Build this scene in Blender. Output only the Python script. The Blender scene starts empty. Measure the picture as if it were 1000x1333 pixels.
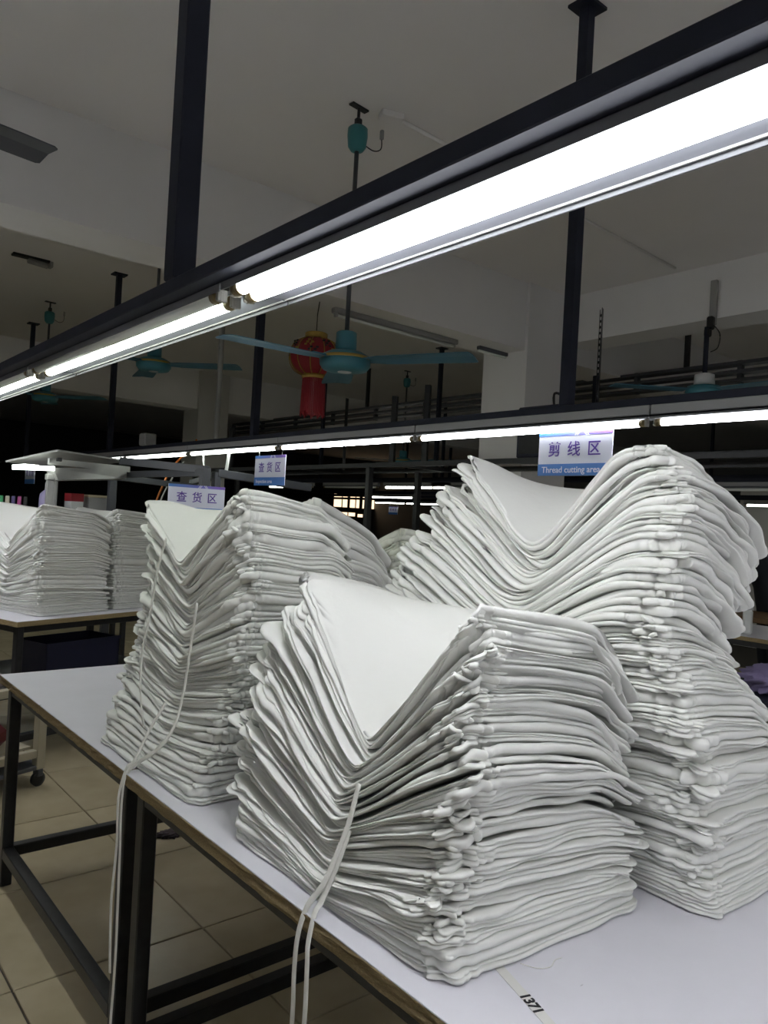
import bpy, bmesh, math, random
import numpy as np
from mathutils import Vector, Matrix

PI = math.pi
S = bpy.context.scene
COL = S.collection

# ------------------------------------------------------------------ camera
FPX = 987.1
YAW, PITCH, ROLL = math.radians(39.775), math.radians(0.441), math.radians(3.124)
fwd = Vector((math.sin(YAW) * math.cos(PITCH), math.cos(YAW) * math.cos(PITCH), math.sin(PITCH)))
rt0 = Vector((math.cos(YAW), -math.sin(YAW), 0))
up0 = rt0.cross(fwd)
rt = math.cos(ROLL) * rt0 + math.sin(ROLL) * up0
upv = -math.sin(ROLL) * rt0 + math.cos(ROLL) * up0
cam_d = bpy.data.cameras.new('camera')
cam = bpy.data.objects.new('camera', cam_d)
COL.objects.link(cam)
cam.matrix_world = Matrix(((rt.x, upv.x, -fwd.x, 0), (rt.y, upv.y, -fwd.y, 0), (rt.z, upv.z, -fwd.z, 1.45), (0, 0, 0, 1)))
cam_d.sensor_fit = 'VERTICAL'
cam_d.sensor_height = 36
cam_d.lens = 36 * FPX / 1333
cam_d.clip_start = 0.02
S.camera = cam

# ------------------------------------------------------------------ world, exposure
w = bpy.data.worlds.new('world')
S.world = w
w.use_nodes = True
w.node_tree.nodes['Background'].inputs[0].default_value = (0.8, 0.85, 1.0, 1)
w.node_tree.nodes['Background'].inputs[1].default_value = 0.05
S.view_settings.view_transform = 'Standard'
S.view_settings.look = 'None'
S.view_settings.gamma = 1
S.view_settings.use_curve_mapping = False
S.view_settings.exposure = 1.3
TUBE = 11.0          # radiance of a lit tube

FILL_GLOW = 0.1            # radiance of the glowing windows added behind the viewer

# ------------------------------------------------------------------ materials
MATS = {}


def mat(name, col, rough=0.6, metal=0.0, emit=None, estr=0.0, noise=0.0, nscale=20.0, bump=0.0, bscale=200.0, spec=0.5, stretch=None, coat=0.0):
    if name in MATS:
        return MATS[name]
    m = bpy.data.materials.new(name)
    m.use_nodes = True
    nt = m.node_tree
    b = nt.nodes['Principled BSDF']
    b.inputs['Base Color'].default_value = (*col, 1)
    b.inputs['Roughness'].default_value = rough
    b.inputs['Metallic'].default_value = metal
    b.inputs['Specular IOR Level'].default_value = spec
    if coat:
        b.inputs['Coat Weight'].default_value = coat
    if emit:
        b.inputs['Emission Color'].default_value = (*emit, 1)
        b.inputs['Emission Strength'].default_value = estr
    if noise or bump:
        tc = nt.nodes.new('ShaderNodeTexCoord')
        mp = nt.nodes.new('ShaderNodeMapping')
        if stretch:
            mp.inputs['Scale'].default_value = stretch
        nt.links.new(tc.outputs['Object'], mp.inputs[0])
    if noise:
        n = nt.nodes.new('ShaderNodeTexNoise')
        n.inputs['Scale'].default_value = nscale
        n.inputs['Detail'].default_value = 6
        nt.links.new(mp.outputs[0], n.inputs['Vector'])
        r = nt.nodes.new('ShaderNodeValToRGB')
        r.color_ramp.elements[0].position = 0.3
        r.color_ramp.elements[1].position = 0.7
        r.color_ramp.elements[0].color = (*[c * (1 - noise) for c in col], 1)
        r.color_ramp.elements[1].color = (*[min(1, c * (1 + noise * 0.6)) for c in col], 1)
        nt.links.new(n.outputs['Fac'], r.inputs[0])
        nt.links.new(r.outputs[0], b.inputs['Base Color'])
    if bump:
        n2 = nt.nodes.new('ShaderNodeTexNoise')
        n2.inputs['Scale'].default_value = bscale
        n2.inputs['Detail'].default_value = 4
        nt.links.new(mp.outputs[0], n2.inputs['Vector'])
        bp = nt.nodes.new('ShaderNodeBump')
        bp.inputs['Strength'].default_value = bump
        bp.inputs['Distance'].default_value = 0.004
        nt.links.new(n2.outputs['Fac'], bp.inputs['Height'])
        nt.links.new(bp.outputs[0], b.inputs['Normal'])
    MATS[name] = m
    return m


M_CLOTH = mat('white_cotton', (0.80, 0.80, 0.765), 0.95, bump=0.25, bscale=45, spec=0.12)
M_CLOTH_G = mat('ivory_cotton', (0.78, 0.79, 0.70), 0.95, bump=0.25, bscale=45, spec=0.12)
M_TAPE_STRING = mat('cotton_tape', (0.80, 0.79, 0.74), 0.9, bump=0.3, bscale=300, spec=0.1)
M_LAM = mat('white_laminate', (0.72, 0.71, 0.76), 0.38, noise=0.03, nscale=9, spec=0.35)
nt = M_LAM.node_tree
_n = nt.nodes.new('ShaderNodeTexNoise'); _n.inputs['Scale'].default_value = 26; _n.inputs['Detail'].default_value = 3
_tc = nt.nodes.new('ShaderNodeTexCoord'); _mp = nt.nodes.new('ShaderNodeMapping'); _mp.inputs['Scale'].default_value = (0.35, 1.3, 1)
_r = nt.nodes.new('ShaderNodeValToRGB'); _r.color_ramp.elements[0].position = 0.735; _r.color_ramp.elements[1].position = 0.77
_mx = nt.nodes.new('ShaderNodeMix'); _mx.data_type = 'RGBA'; _mx.inputs[7].default_value = (0.22, 0.21, 0.21, 1)
_b = nt.nodes['Principled BSDF']
_src = _b.inputs['Base Color'].links[0].from_socket
nt.links.new(_tc.outputs['Object'], _mp.inputs[0]); nt.links.new(_mp.outputs[0], _n.inputs['Vector']); nt.links.new(_n.outputs['Fac'], _r.inputs[0])
nt.links.new(_r.outputs[0], _mx.inputs[0]); nt.links.new(_src, _mx.inputs[6]); nt.links.new(_mx.outputs[2], _b.inputs['Base Color'])
M_PLY = mat('plywood_edge', (0.42, 0.32, 0.17), 0.85, noise=0.45, nscale=30, bump=0.8, bscale=120, stretch=(6, 6, 60), spec=0.2)
M_BLACK = mat('black_steel', (0.018, 0.019, 0.021), 0.42, noise=0.3, nscale=40, spec=0.5)
M_GREYSTEEL = mat('grey_steel', (0.07, 0.075, 0.085), 0.45)
M_NAVY = mat('navy_steel', (0.016, 0.019, 0.032), 0.6, noise=0.15, nscale=12, spec=0.25)
M_UNDER = mat('dull_channel', (0.03, 0.03, 0.03), 0.8, spec=0.15)
M_REFL = mat('reflector_white', (0.27, 0.28, 0.315), 0.7, spec=0.1)
M_LIP = mat('reflector_lip', (0.16, 0.165, 0.175), 0.5)
M_HOUS = mat('fixture_housing', (0.30, 0.30, 0.30), 0.55)
M_BRASS = mat('tube_cap_brass', (0.22, 0.17, 0.085), 0.45, metal=0.5)
M_SOCK = mat('tube_socket', (0.26, 0.25, 0.22), 0.45)
M_TUBEW = mat('tube_cool_white', (0.9, 0.9, 0.9), 0.3, emit=(0.95, 0.97, 1.0), estr=TUBE)
M_TUBEG = mat('tube_greenish_white', (0.9, 0.9, 0.9), 0.3, emit=(0.93, 1.0, 0.90), estr=TUBE * 0.62)
M_TUBEF = mat('tube_far_white', (0.9, 0.9, 0.9), 0.3, emit=(0.97, 1.0, 0.93), estr=TUBE * 0.55)
M_TUBEL = mat('tube_white_added_rows', (0.9, 0.9, 0.9), 0.3, emit=(0.96, 0.98, 1.0), estr=TUBE * 1.2)  # stronger tubes for the lamp rows added out of view
M_TUBEDIM = mat('tube_unlit_glass', (0.75, 0.78, 0.72), 0.2, spec=0.6)
M_CEIL = mat('ceiling_paint', (0.80, 0.78, 0.75), 0.9, noise=0.04, nscale=0.7, spec=0.1)
M_BEAM = mat('beam_paint', (0.80, 0.79, 0.77), 0.9, noise=0.05, nscale=0.9, spec=0.1)
M_WALL = mat('wall_paint', (0.55, 0.54, 0.51), 0.9, noise=0.06, nscale=0.6, spec=0.1)
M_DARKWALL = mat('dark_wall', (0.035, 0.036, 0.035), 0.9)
M_TEAL = mat('teal_paint', (0.045, 0.20, 0.25), 0.4)
M_TEALD = mat('teal_plastic', (0.035, 0.19, 0.20), 0.45)
M_BLADE = mat('fan_blade_blue', (0.06, 0.18, 0.26), 0.5)
M_GROUT = mat('grout', (0.07, 0.062, 0.05), 0.95)
M_RED = mat('red_silk', (0.26, 0.010, 0.016), 0.55, bump=0.2, bscale=60)
M_REDD = mat('deep_red_silk', (0.10, 0.008, 0.010), 0.6)
M_GOLD = mat('gold_trim', (0.40, 0.26, 0.045), 0.45, metal=0.3)
M_WIRE = mat('black_wire', (0.012, 0.012, 0.013), 0.5)
M_WHITEP = mat('white_plastic', (0.62, 0.63, 0.62), 0.4)
M_GREYP = mat('grey_plastic', (0.30, 0.30, 0.29), 0.5)
M_ALU = mat('brushed_aluminium', (0.30, 0.30, 0.29), 0.42, metal=0.35, noise=0.08, nscale=14)
M_SIGNW = mat('sign_white', (0.78, 0.80, 0.92), 0.35)
M_SIGNB = mat('sign_blue', (0.07, 0.22, 0.62), 0.35)
M_SIGNP = mat('sign_purple_ink', (0.12, 0.06, 0.40), 0.4)
M_INK = mat('black_ink', (0.012, 0.012, 0.014), 0.6)
M_PTAPE = mat('paper_tape', (0.70, 0.69, 0.66), 0.75)
M_PIPE = mat('conduit_grey', (0.30, 0.30, 0.28), 0.55)


def tile_material():
    m = bpy.data.materials.new('floor_tile_glaze')
    m.use_nodes = True
    nt = m.node_tree
    b = nt.nodes['Principled BSDF']
    b.inputs['Roughness'].default_value = 0.28
    b.inputs['Specular IOR Level'].default_value = 0.4
    tc = nt.nodes.new('ShaderNodeTexCoord')
    oi = nt.nodes.new('ShaderNodeObjectInfo')
    n = nt.nodes.new('ShaderNodeTexNoise')
    n.inputs['Scale'].default_value = 5
    n.inputs['Detail'].default_value = 8
    n.noise_dimensions = '4D'
    mul = nt.nodes.new('ShaderNodeMath')
    mul.operation = 'MULTIPLY'
    mul.inputs[1].default_value = 40
    nt.links.new(oi.outputs['Random'], mul.inputs[0])
    nt.links.new(mul.outputs[0], n.inputs['W'])
    nt.links.new(tc.outputs['Object'], n.inputs['Vector'])
    r = nt.nodes.new('ShaderNodeValToRGB')
    r.color_ramp.elements[0].position = 0.1
    r.color_ramp.elements[0].color = (0.36, 0.305, 0.19, 1)
    r.color_ramp.elements[1].position = 0.95
    r.color_ramp.elements[1].color = (0.58, 0.495, 0.34, 1)
    nt.links.new(n.outputs['Fac'], r.inputs[0])
    nt.links.new(r.outputs[0], b.inputs['Base Color'])
    rr = nt.nodes.new('ShaderNodeMapRange')
    rr.inputs[3].default_value = 0.20
    rr.inputs[4].default_value = 0.28
    nt.links.new(n.outputs['Fac'], rr.inputs[0])
    nt.links.new(rr.outputs[0], b.inputs['Roughness'])
    return m


def header_material():
    # flat print: blue fading to purple along the sign's width
    m = bpy.data.materials.new('sign_header_print')
    m.use_nodes = True
    nt = m.node_tree
    b = nt.nodes['Principled BSDF']
    b.inputs['Roughness'].default_value = 0.35
    tc = nt.nodes.new('ShaderNodeTexCoord')
    sp = nt.nodes.new('ShaderNodeSeparateXYZ')
    r = nt.nodes.new('ShaderNodeValToRGB')
    r.color_ramp.elements[0].color = (0.06, 0.22, 0.60, 1)
    r.color_ramp.elements[1].color = (0.28, 0.16, 0.62, 1)
    nt.links.new(tc.outputs['Generated'], sp.inputs[0])
    nt.links.new(sp.outputs[0], r.inputs[0])
    nt.links.new(r.outputs[0], b.inputs['Base Color'])
    return m


M_TILE = tile_material()
M_HEAD = header_material()

# ------------------------------------------------------------------ mesh helpers


def link(name, me, parent=None):
    o = bpy.data.objects.new(name, me)
    COL.objects.link(o)
    if parent:
        o.parent = parent
    return o


def to_obj(name, bm, m, parent=None, smooth=False):
    me = bpy.data.meshes.new(name)
    if smooth:
        for f in bm.faces:
            f.smooth = True
    bm.normal_update()
    bm.to_mesh(me)
    bm.free()
    me.materials.append(m)
    return link(name, me, parent)


def BM():
    return bmesh.new()


def add_box(bm, c, s, rot=None, bev=0.0):
    r = bmesh.ops.create_cube(bm, size=1)
    vs = r['verts']
    bmesh.ops.scale(bm, verts=vs, vec=s)
    if bev > 0:
        es = list({e for v in vs for e in v.link_edges})
        rb = bmesh.ops.bevel(bm, geom=es, offset=bev, segments=1, affect='EDGES', profile=0.5)
        vs = list({v for f in rb['faces'] for v in f.verts} | {v for v in vs if v.is_valid})
    if rot is not None:
        bmesh.ops.rotate(bm, verts=vs, cent=(0, 0, 0), matrix=rot)
    bmesh.ops.translate(bm, verts=vs, vec=c)
    return vs


def box(name, c, s, m, parent=None, bev=0.0, rot=None):
    bm = BM()
    add_box(bm, c, s, rot, bev)
    return to_obj(name, bm, m, parent)


def add_cyl(bm, p0, p1, r0, r1=None, n=12, caps=True):
    p0, p1 = Vector(p0), Vector(p1)
    r1 = r0 if r1 is None else r1
    d = p1 - p0
    q = d.to_track_quat('Z', 'Y').to_matrix().to_4x4()
    mt = Matrix.Translation((p0 + p1) / 2) @ q
    bmesh.ops.create_cone(bm, cap_ends=caps, segments=n, radius1=r0, radius2=r1, depth=d.length, matrix=mt)


def cyl(name, p0, p1, r0, m, parent=None, r1=None, n=12, smooth=True):
    bm = BM()
    add_cyl(bm, p0, p1, r0, r1, n)
    o = to_obj(name, bm, m, parent)
    if smooth:
        for p in o.data.polygons:
            p.use_smooth = len(p.vertices) == 4
    return o


def add_lathe(bm, prof, c=(0, 0, 0), n=24):
    # prof: (radius, z) from top to bottom
    rings = []
    for r, z in prof:
        rings.append([bm.verts.new((c[0] + r * math.cos(2 * PI * k / n), c[1] + r * math.sin(2 * PI * k / n), c[2] + z)) for k in range(n)])
    for a, b in zip(rings[:-1], rings[1:]):
        for k in range(n):
            bm.faces.new((a[k], b[k], b[(k + 1) % n], a[(k + 1) % n]))
    bm.faces.new(rings[0])
    bm.faces.new(list(reversed(rings[-1])))


def lathe(name, prof, m, parent=None, c=(0, 0, 0), n=24, smooth=True):
    bm = BM()
    add_lathe(bm, prof, c, n)
    bmesh.ops.recalc_face_normals(bm, faces=bm.faces[:])
    o = to_obj(name, bm, m, parent, smooth)
    if smooth:
        o.data.polygons[len(o.data.polygons) - 1].use_smooth = False
        o.data.polygons[len(o.data.polygons) - 2].use_smooth = False
    return o


def smooth_path(pts, k=6):
    pts = [Vector(p) for p in pts]
    out = []
    for i in range(len(pts) - 1):
        p0, p1, p2, p3 = pts[max(i - 1, 0)], pts[i], pts[i + 1], pts[min(i + 2, len(pts) - 1)]
        for j in range(k):
            t = j / k
            out.append(0.5 * ((2 * p1) + (p2 - p0) * t + (2 * p0 - 5 * p1 + 4 * p2 - p3) * t * t + (3 * p1 - p0 - 3 * p2 + p3) * t ** 3))
    out.append(pts[-1])
    return out


def add_sweep(bm, path, wa, wb=None, n=8, ref=Vector((0, 0, 1)), taper=None):
    # oval tube along a path: wa = half width across, wb = half thickness
    wb = wa if wb is None else wb
    rings = []
    for i, p in enumerate(path):
        t = (path[min(i + 1, len(path) - 1)] - path[max(i - 1, 0)]).normalized()
        s = t.cross(ref)
        if s.length < 1e-3:
            s = t.cross(Vector((1, 0, 0)))
        s.normalize()
        u = s.cross(t)
        k = taper(i / (len(path) - 1)) if taper else 1
        rings.append([bm.verts.new(p + s * wa * k * math.cos(2 * PI * j / n) + u * wb * k * math.sin(2 * PI * j / n)) for j in range(n)])
    for a, b in zip(rings[:-1], rings[1:]):
        for j in range(n):
            bm.faces.new((a[j], a[(j + 1) % n], b[(j + 1) % n], b[j]))
    bm.faces.new(list(reversed(rings[0])))
    bm.faces.new(rings[-1])


def sweep(name, pts, wa, m, parent=None, wb=None, n=8, ref=Vector((0, 0, 1)), k=6, taper=None):
    bm = BM()
    add_sweep(bm, smooth_path(pts, k), wa, wb, n, ref, taper)
    return to_obj(name, bm, m, parent, True)


def thing(name, label, cat, loc=(0, 0, 0), rz=0.0, group=None):
    o = bpy.data.objects.new(name, None)
    COL.objects.link(o)
    o.empty_display_size = 0.1
    o.location = loc
    o.rotation_euler = (0, 0, rz)
    tag(o, label, cat, group)
    return o


def tag(o, label, cat, group=None):
    o['label'] = label
    o['category'] = cat
    if group:
        o['group'] = group
    return o


def structure(o, label=None):
    o['kind'] = 'structure'
    if label:
        o['label'] = label
    return o


def copy_tree(src, loc, rz=None, label=None):
    r = src.copy()
    COL.objects.link(r)
    r.location = loc
    if rz is not None:
        r.rotation_euler = (0, 0, rz)
    if label:
        r['label'] = label
    for ch in list(src.children):
        c = ch.copy()
        COL.objects.link(c)
        c.parent = r
        for g in list(ch.children):
            d = g.copy()
            COL.objects.link(d)
            d.parent = c
    return r


ONES = ['', 'first', 'second', 'third', 'fourth', 'fifth', 'sixth', 'seventh', 'eighth', 'ninth', 'tenth', 'eleventh', 'twelfth', 'thirteenth',
        'fourteenth', 'fifteenth', 'sixteenth', 'seventeenth', 'eighteenth', 'nineteenth']
TENS = {20: 'twent', 30: 'thirt', 40: 'fort', 50: 'fift', 60: 'sixt'}


def ordinal(n):
    if n < 20:
        return ONES[n]
    t, u = n // 10 * 10, n % 10
    return TENS[t] + ('ieth' if u == 0 else 'y-' + ONES[u])


# ================================================================== STRUCTURE
CZ = 3.52
floor = structure(box('floor', (7.0, 9.0, -0.06), (22, 30, 0.1), M_GROUT), 'beige tiled workshop floor')
tile_me = None
TS = 0.61
for i in range(-4, 13):
    for j in range(-4, 13):
        x, y = 0.655 + TS * i + TS / 2, 2.375 + TS * j + TS / 2
        if tile_me is None:
            bm = BM()
            add_box(bm, (0, 0, -0.006), (TS - 0.006, TS - 0.006, 0.012), bev=0.002)
            t = to_obj('tile', bm, M_TILE, floor)
            tile_me = t.data
        else:
            t = link('tile', tile_me, floor)
        t.location = (x, y, 0.0005 * random.Random(i * 31 + j).uniform(-1, 1))
structure(box('ceiling', (7.0, 9.0, CZ + 0.1), (22, 30, 0.2), M_CEIL), 'grey painted concrete ceiling slab')
for yb, lab in ((4.25, 'nearer concrete ceiling beam with the strip light under it'), (10.68, 'farther concrete ceiling beam across the hall')):
    structure(box('ceiling_beam', (7.0, yb + 0.19, 2.945 + 0.2875), (22, 0.38, 0.575), M_BEAM), lab)
structure(box('ceiling_beam', (5.72, 1.2, 3.10 + 0.21), (0.34, 6.1, 0.42), M_BEAM), 'lengthwise concrete ceiling beam ending at the square column')
structure(box('column', (5.30, 4.47, 1.76), (0.60, 0.5, 3.52), M_BEAM), 'square painted concrete column under the beams')
structure(box('column', (5.35, 10.88, 1.76), (0.5, 0.5, 3.52), M_WALL), 'square column under the farther beam')
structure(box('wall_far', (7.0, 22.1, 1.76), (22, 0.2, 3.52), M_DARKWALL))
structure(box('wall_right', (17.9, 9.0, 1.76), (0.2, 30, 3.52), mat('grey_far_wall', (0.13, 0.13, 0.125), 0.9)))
structure(box('wall_left', (-3.9, 9.0, 1.76), (0.2, 30, 3.52), M_WALL))
structure(box('wall_near', (7.0, -5.9, 1.76), (22, 0.2, 3.52), M_WALL))
structure(box('wall_inner', (10.3, 3.2, 1.1), (0.12, 3.2, 2.2), M_WALL), 'low grey partition wall at the far right')

# glowing windows added in the unseen back wall as fill light
M_FILL = mat('added_glow_pane', (0.5, 0.5, 0.5), 0.3, emit=(0.92, 0.97, 1.0), estr=FILL_GLOW)
for n in range(5):
    wf = structure(bpy.data.objects.new(f'window_{n + 6}', None), 'wide glowing window added as fill in the wall behind the viewer')
    COL.objects.link(wf)
    wf.location = (-2.2 + 2.3 * n, -5.77, 1.9)
    bm = BM()
    for sx in (-1, 1):
        add_box(bm, (sx * 0.95, 0, 0), (0.07, 0.08, 1.77))
        add_box(bm, (0, 0, sx * 0.85), (1.9, 0.08, 0.07))
    add_box(bm, (0, 0.01, 0), (0.05, 0.06, 1.7))
    to_obj('window_frame', bm, M_GREYP, wf)
    box('pane', (0, -0.01, 0), (1.88, 0.01, 1.68), M_FILL, wf)

# far windows
M_PANE = mat('sunlit_pane', (0.5, 0.4, 0.3), 0.2, emit=(1.0, 0.72, 0.46), estr=0.75, noise=0.0)
for n, (xa, xb, za, zb) in enumerate(((16.15, 16.82, 1.73, 2.24), (16.87, 17.37, 1.73, 2.24), (17.45, 18.1, 1.73, 2.24), (16.3, 17.2, 1.42, 1.6), (17.25, 17.75, 1.40, 1.56))):
    dx = -0.25
    wf = structure(bpy.data.objects.new(f'window_{n + 1}', None), 'small far window glowing orange with daylight')
    COL.objects.link(wf)
    wf.location = ((xa + xb) / 2 + dx, 21.98, (za + zb) / 2)
    bm = BM()
    ww, hh = xb - xa, zb - za
    for sx in (-1, 1):
        add_box(bm, (sx * ww / 2, 0, 0), (0.05, 0.06, hh + 0.05))
        add_box(bm, (0, 0, sx * hh / 2), (ww, 0.06, 0.05))
    add_box(bm, (ww * 0.1, 0, 0), (0.03, 0.05, hh))
    to_obj('window_frame', bm, M_BLACK, wf)
    box('pane', (0, 0.01, 0), (ww, 0.012, hh), M_PANE, wf)

# ================================================================== TABLES


def worktable(name, label, w, l, loc, rz, h=0.78, legs=None, seed=1, shelf=False):
    # local: x across 0..w, y along 0..l
    rnd = random.Random(seed)
    t = thing(name, label, 'table', loc, rz, 'white topped workshop tables')
    bm = BM()
    # plywood board with a worn, uneven edge
    n = 60
    loop = []
    for k in range(n):
        loop.append((0, l * k / n))
    for k in range(12):
        loop.append((w * k / 12, l))
    for k in range(12):
        loop.append((w, l - l * k / 12))
    for k in range(12):
        loop.append((w - w * k / 12, 0))
    rings = []
    for zi, z in enumerate((h - 0.003, h - 0.008, h - 0.015, h - 0.022, h - 0.030)):
        ring = []
        for (x, y) in loop:
            o = rnd.uniform(-0.0022, 0.0015) + (0.0 if zi in (0, 4) else rnd.uniform(-0.001, 0.001)) - (0.0012 if zi in (2,) else 0)
            sx = -1 if x == 0 else (1 if x == w else 0)
            sy = -1 if y == 0 else (1 if y == l else 0)
            ring.append(bm.verts.new((x + sx * o, y + sy * o, z)))
        rings.append(ring)
    m = len(loop)
    for a, b in zip(rings[:-1], rings[1:]):
        for k in range(m):
            bm.faces.new((a[k], b[k], b[(k + 1) % m], a[(k + 1) % m]))
    bm.faces.new(rings[0])
    bm.faces.new(list(reversed(rings[-1])))
    bmesh.ops.recalc_face_normals(bm, faces=bm.faces[:])
    top = to_obj('tabletop', bm, M_PLY, t)
    box('laminate', (w / 2, l / 2, h - 0.0015), (w - 0.001, l - 0.001, 0.003), M_LAM, top, bev=0.0008)
    ins = 0.045
    lg = 0.04
    ztop = h - 0.030
    for x in (ins, w - ins):
        for y in (0.055, l - 0.055):
            box('leg', (x, y, ztop / 2), (lg, lg, ztop), M_BLACK, t, bev=0.003)
    for x in (ins, w - ins):
        box('frame_rail', (x, l / 2, ztop - 0.02), (lg * 0.9, l - 0.11 - lg, 0.04), M_BLACK, t, bev=0.002)
        box('stretcher', (x, l / 2, 0.125), (lg, l - 0.11 - lg, lg), M_BLACK, t, bev=0.003)
    for y in (0.055, l - 0.055):
        box('frame_rail', (w / 2, y, ztop - 0.02), (w - 2 * ins - lg, lg * 0.9, 0.04), M_BLACK, t, bev=0.002)
        box('stretcher', (w / 2, y, 0.125), (w - 2 * ins - lg, lg, lg), M_BLACK, t, bev=0.003)
    if shelf:
        box('shelf', (w / 2, l / 2, 0.36), (w - 2 * ins, l - 0.12, 0.02), M_BLACK, t, bev=0.002)
    return t


TX = 0.745
worktable('work_table', 'nearest white laminate table with chipped plywood edge, front stacks on it', 1.22, 2.44, (TX, 1.861 - 2.442, 0), 0, seed=3)
worktable('work_table', 'second white table joined behind the nearest one, bare corner', 1.22, 1.245, (TX + 0.003, 1.868, 0), 0, seed=7)
BT_RZ = math.radians(-72)
YB = math.radians(18)
ex, ey = Vector((math.cos(YB), math.sin(YB), 0)), Vector((-math.sin(YB), math.cos(YB), 0))
BTO = Vector((1.13, 4.40, 0))
worktable('work_table', 'white table with grey stacks beyond the aisle, black shelf beneath', 1.22, 1.0, BTO, YB, seed=11, shelf=True)
worktable('work_table', 'narrow white table carrying a bottle behind the tallest stack', 0.8, 1.25, (5.22, 1.68, 0), 0, seed=13)

# ================================================================== FOLDED GARMENT STACKS


def ss(a, b, x):
    t = np.clip((x - a) / (b - a), 0, 1)
    return t * t * (3 - 2 * t)


class Field:
    """Smooth random height waves over (a, b) that drift from one layer to the next."""

    def __init__(self, rng, K, fmin, fmax, sig, rho):
        self.f = rng.uniform(fmin, fmax, K) * rng.choice([-1, 1], K)
        self.g = rng.uniform(fmin, fmax, K) * 0.8
        self.ph = rng.uniform(0, 2 * PI, K)
        self.c = rng.normal(0, 1, K) * sig / math.sqrt(K)
        self.sig, self.rho, self.K, self.rng = sig, rho, K, rng

    def step(self):
        self.c = self.rho * self.c + math.sqrt(1 - self.rho ** 2) * self.rng.normal(0, 1, self.K) * self.sig / math.sqrt(self.K)

    def copy(self):
        return self.c.copy()

    def ev(self, c, a, b):
        return (c * np.cos(PI * (np.multiply.outer(a, self.f) + np.multiply.outer(b, self.g)) + self.ph)).sum(-1)


def noise1(rng, s, f, k=8):
    """Periodic smooth noise in s (0..1), roughly unit size, with up to f waves round the loop."""
    fr = rng.integers(max(1, int(f * 0.35)), max(2, int(f)) + 1, k)
    ph = rng.uniform(0, 2 * PI, k)
    am = rng.normal(0, 1, k) / math.sqrt(k / 2)
    return (am * np.cos(2 * PI * np.multiply.outer(s, fr) + ph)).sum(-1)


def perimeter(nvis, nhid, rc_a, rc_b, narc):
    """Rounded rectangle in (a, b); returns points, outward normals, loop parameter. Visible faces: b=0 and a=0."""
    pts, nrm = [], []

    def arc(ca, cb, t0, n):
        for k in range(n):
            t = t0 + (PI / 2) * (k + 0.5) / n
            pts.append((ca + rc_a * math.cos(t), cb + rc_b * math.sin(t)))
            nrm.append((math.cos(t), math.sin(t)))

    # start: near-left corner region, run along b=0 (left face) from a=0 to a=1
    for k in range(nvis):
        q = (k + 0.5) / nvis
        q = q - 0.09 * math.sin(2 * PI * q)           # denser at both ends
        pts.append((rc_a + (1 - 2 * rc_a) * q, 0.0)); nrm.append((0, -1))
    arc(1 - rc_a, rc_b, -PI / 2, narc)
    for k in range(nhid):
        q = (k + 0.5) / nhid
        pts.append((1.0, rc_b + (1 - 2 * rc_b) * q)); nrm.append((1, 0))
    arc(1 - rc_a, 1 - rc_b, 0, narc)
    for k in range(nhid):
        q = (k + 0.5) / nhid
        pts.append((1 - rc_a - (1 - 2 * rc_a) * q, 1.0)); nrm.append((0, 1))
    arc(rc_a, 1 - rc_b, PI / 2, narc)
    for k in range(nvis):
        q = (k + 0.5) / nvis
        q = q - 0.09 * math.sin(2 * PI * q)
        pts.append((0.0, 1 - rc_b - (1 - 2 * rc_b) * q)); nrm.append((-1, 0))
    arc(rc_a, rc_b, PI, narc + 3)
    P, N = np.array(pts), np.array(nrm)
    return P, N, np.arange(len(P)) / len(P)


def hem_roll(rng, p, du, dv, parent, m, r):
    """A small rolled hem end poking out of the corner of a layer."""
    L1, L2 = rng.uniform(0.003, 0.022), rng.uniform(0.003, 0.018)
    sh_ = rng.normal(0, 0.010)
    p = p + du * max(0, sh_) + dv * max(0, -sh_)
    out = (-du - dv).normalized()
    pts = [p + du * L1 - out * 0.004 + Vector((0, 0, rng.uniform(-.006, .006))), p + out * rng.uniform(-.002, .005) + Vector((0, 0, rng.uniform(-.002, .004))),
           p + dv * L2 + out * rng.uniform(-.004, .004) + Vector((0, 0, rng.uniform(-.006, .004)))]
    return sweep('rolled_hem', pts, r, m, parent, wb=r * rng.uniform(0.6, 0.9), n=7, k=4, taper=lambda t: 0.75 + 0.5 * math.sin(PI * t))


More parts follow.
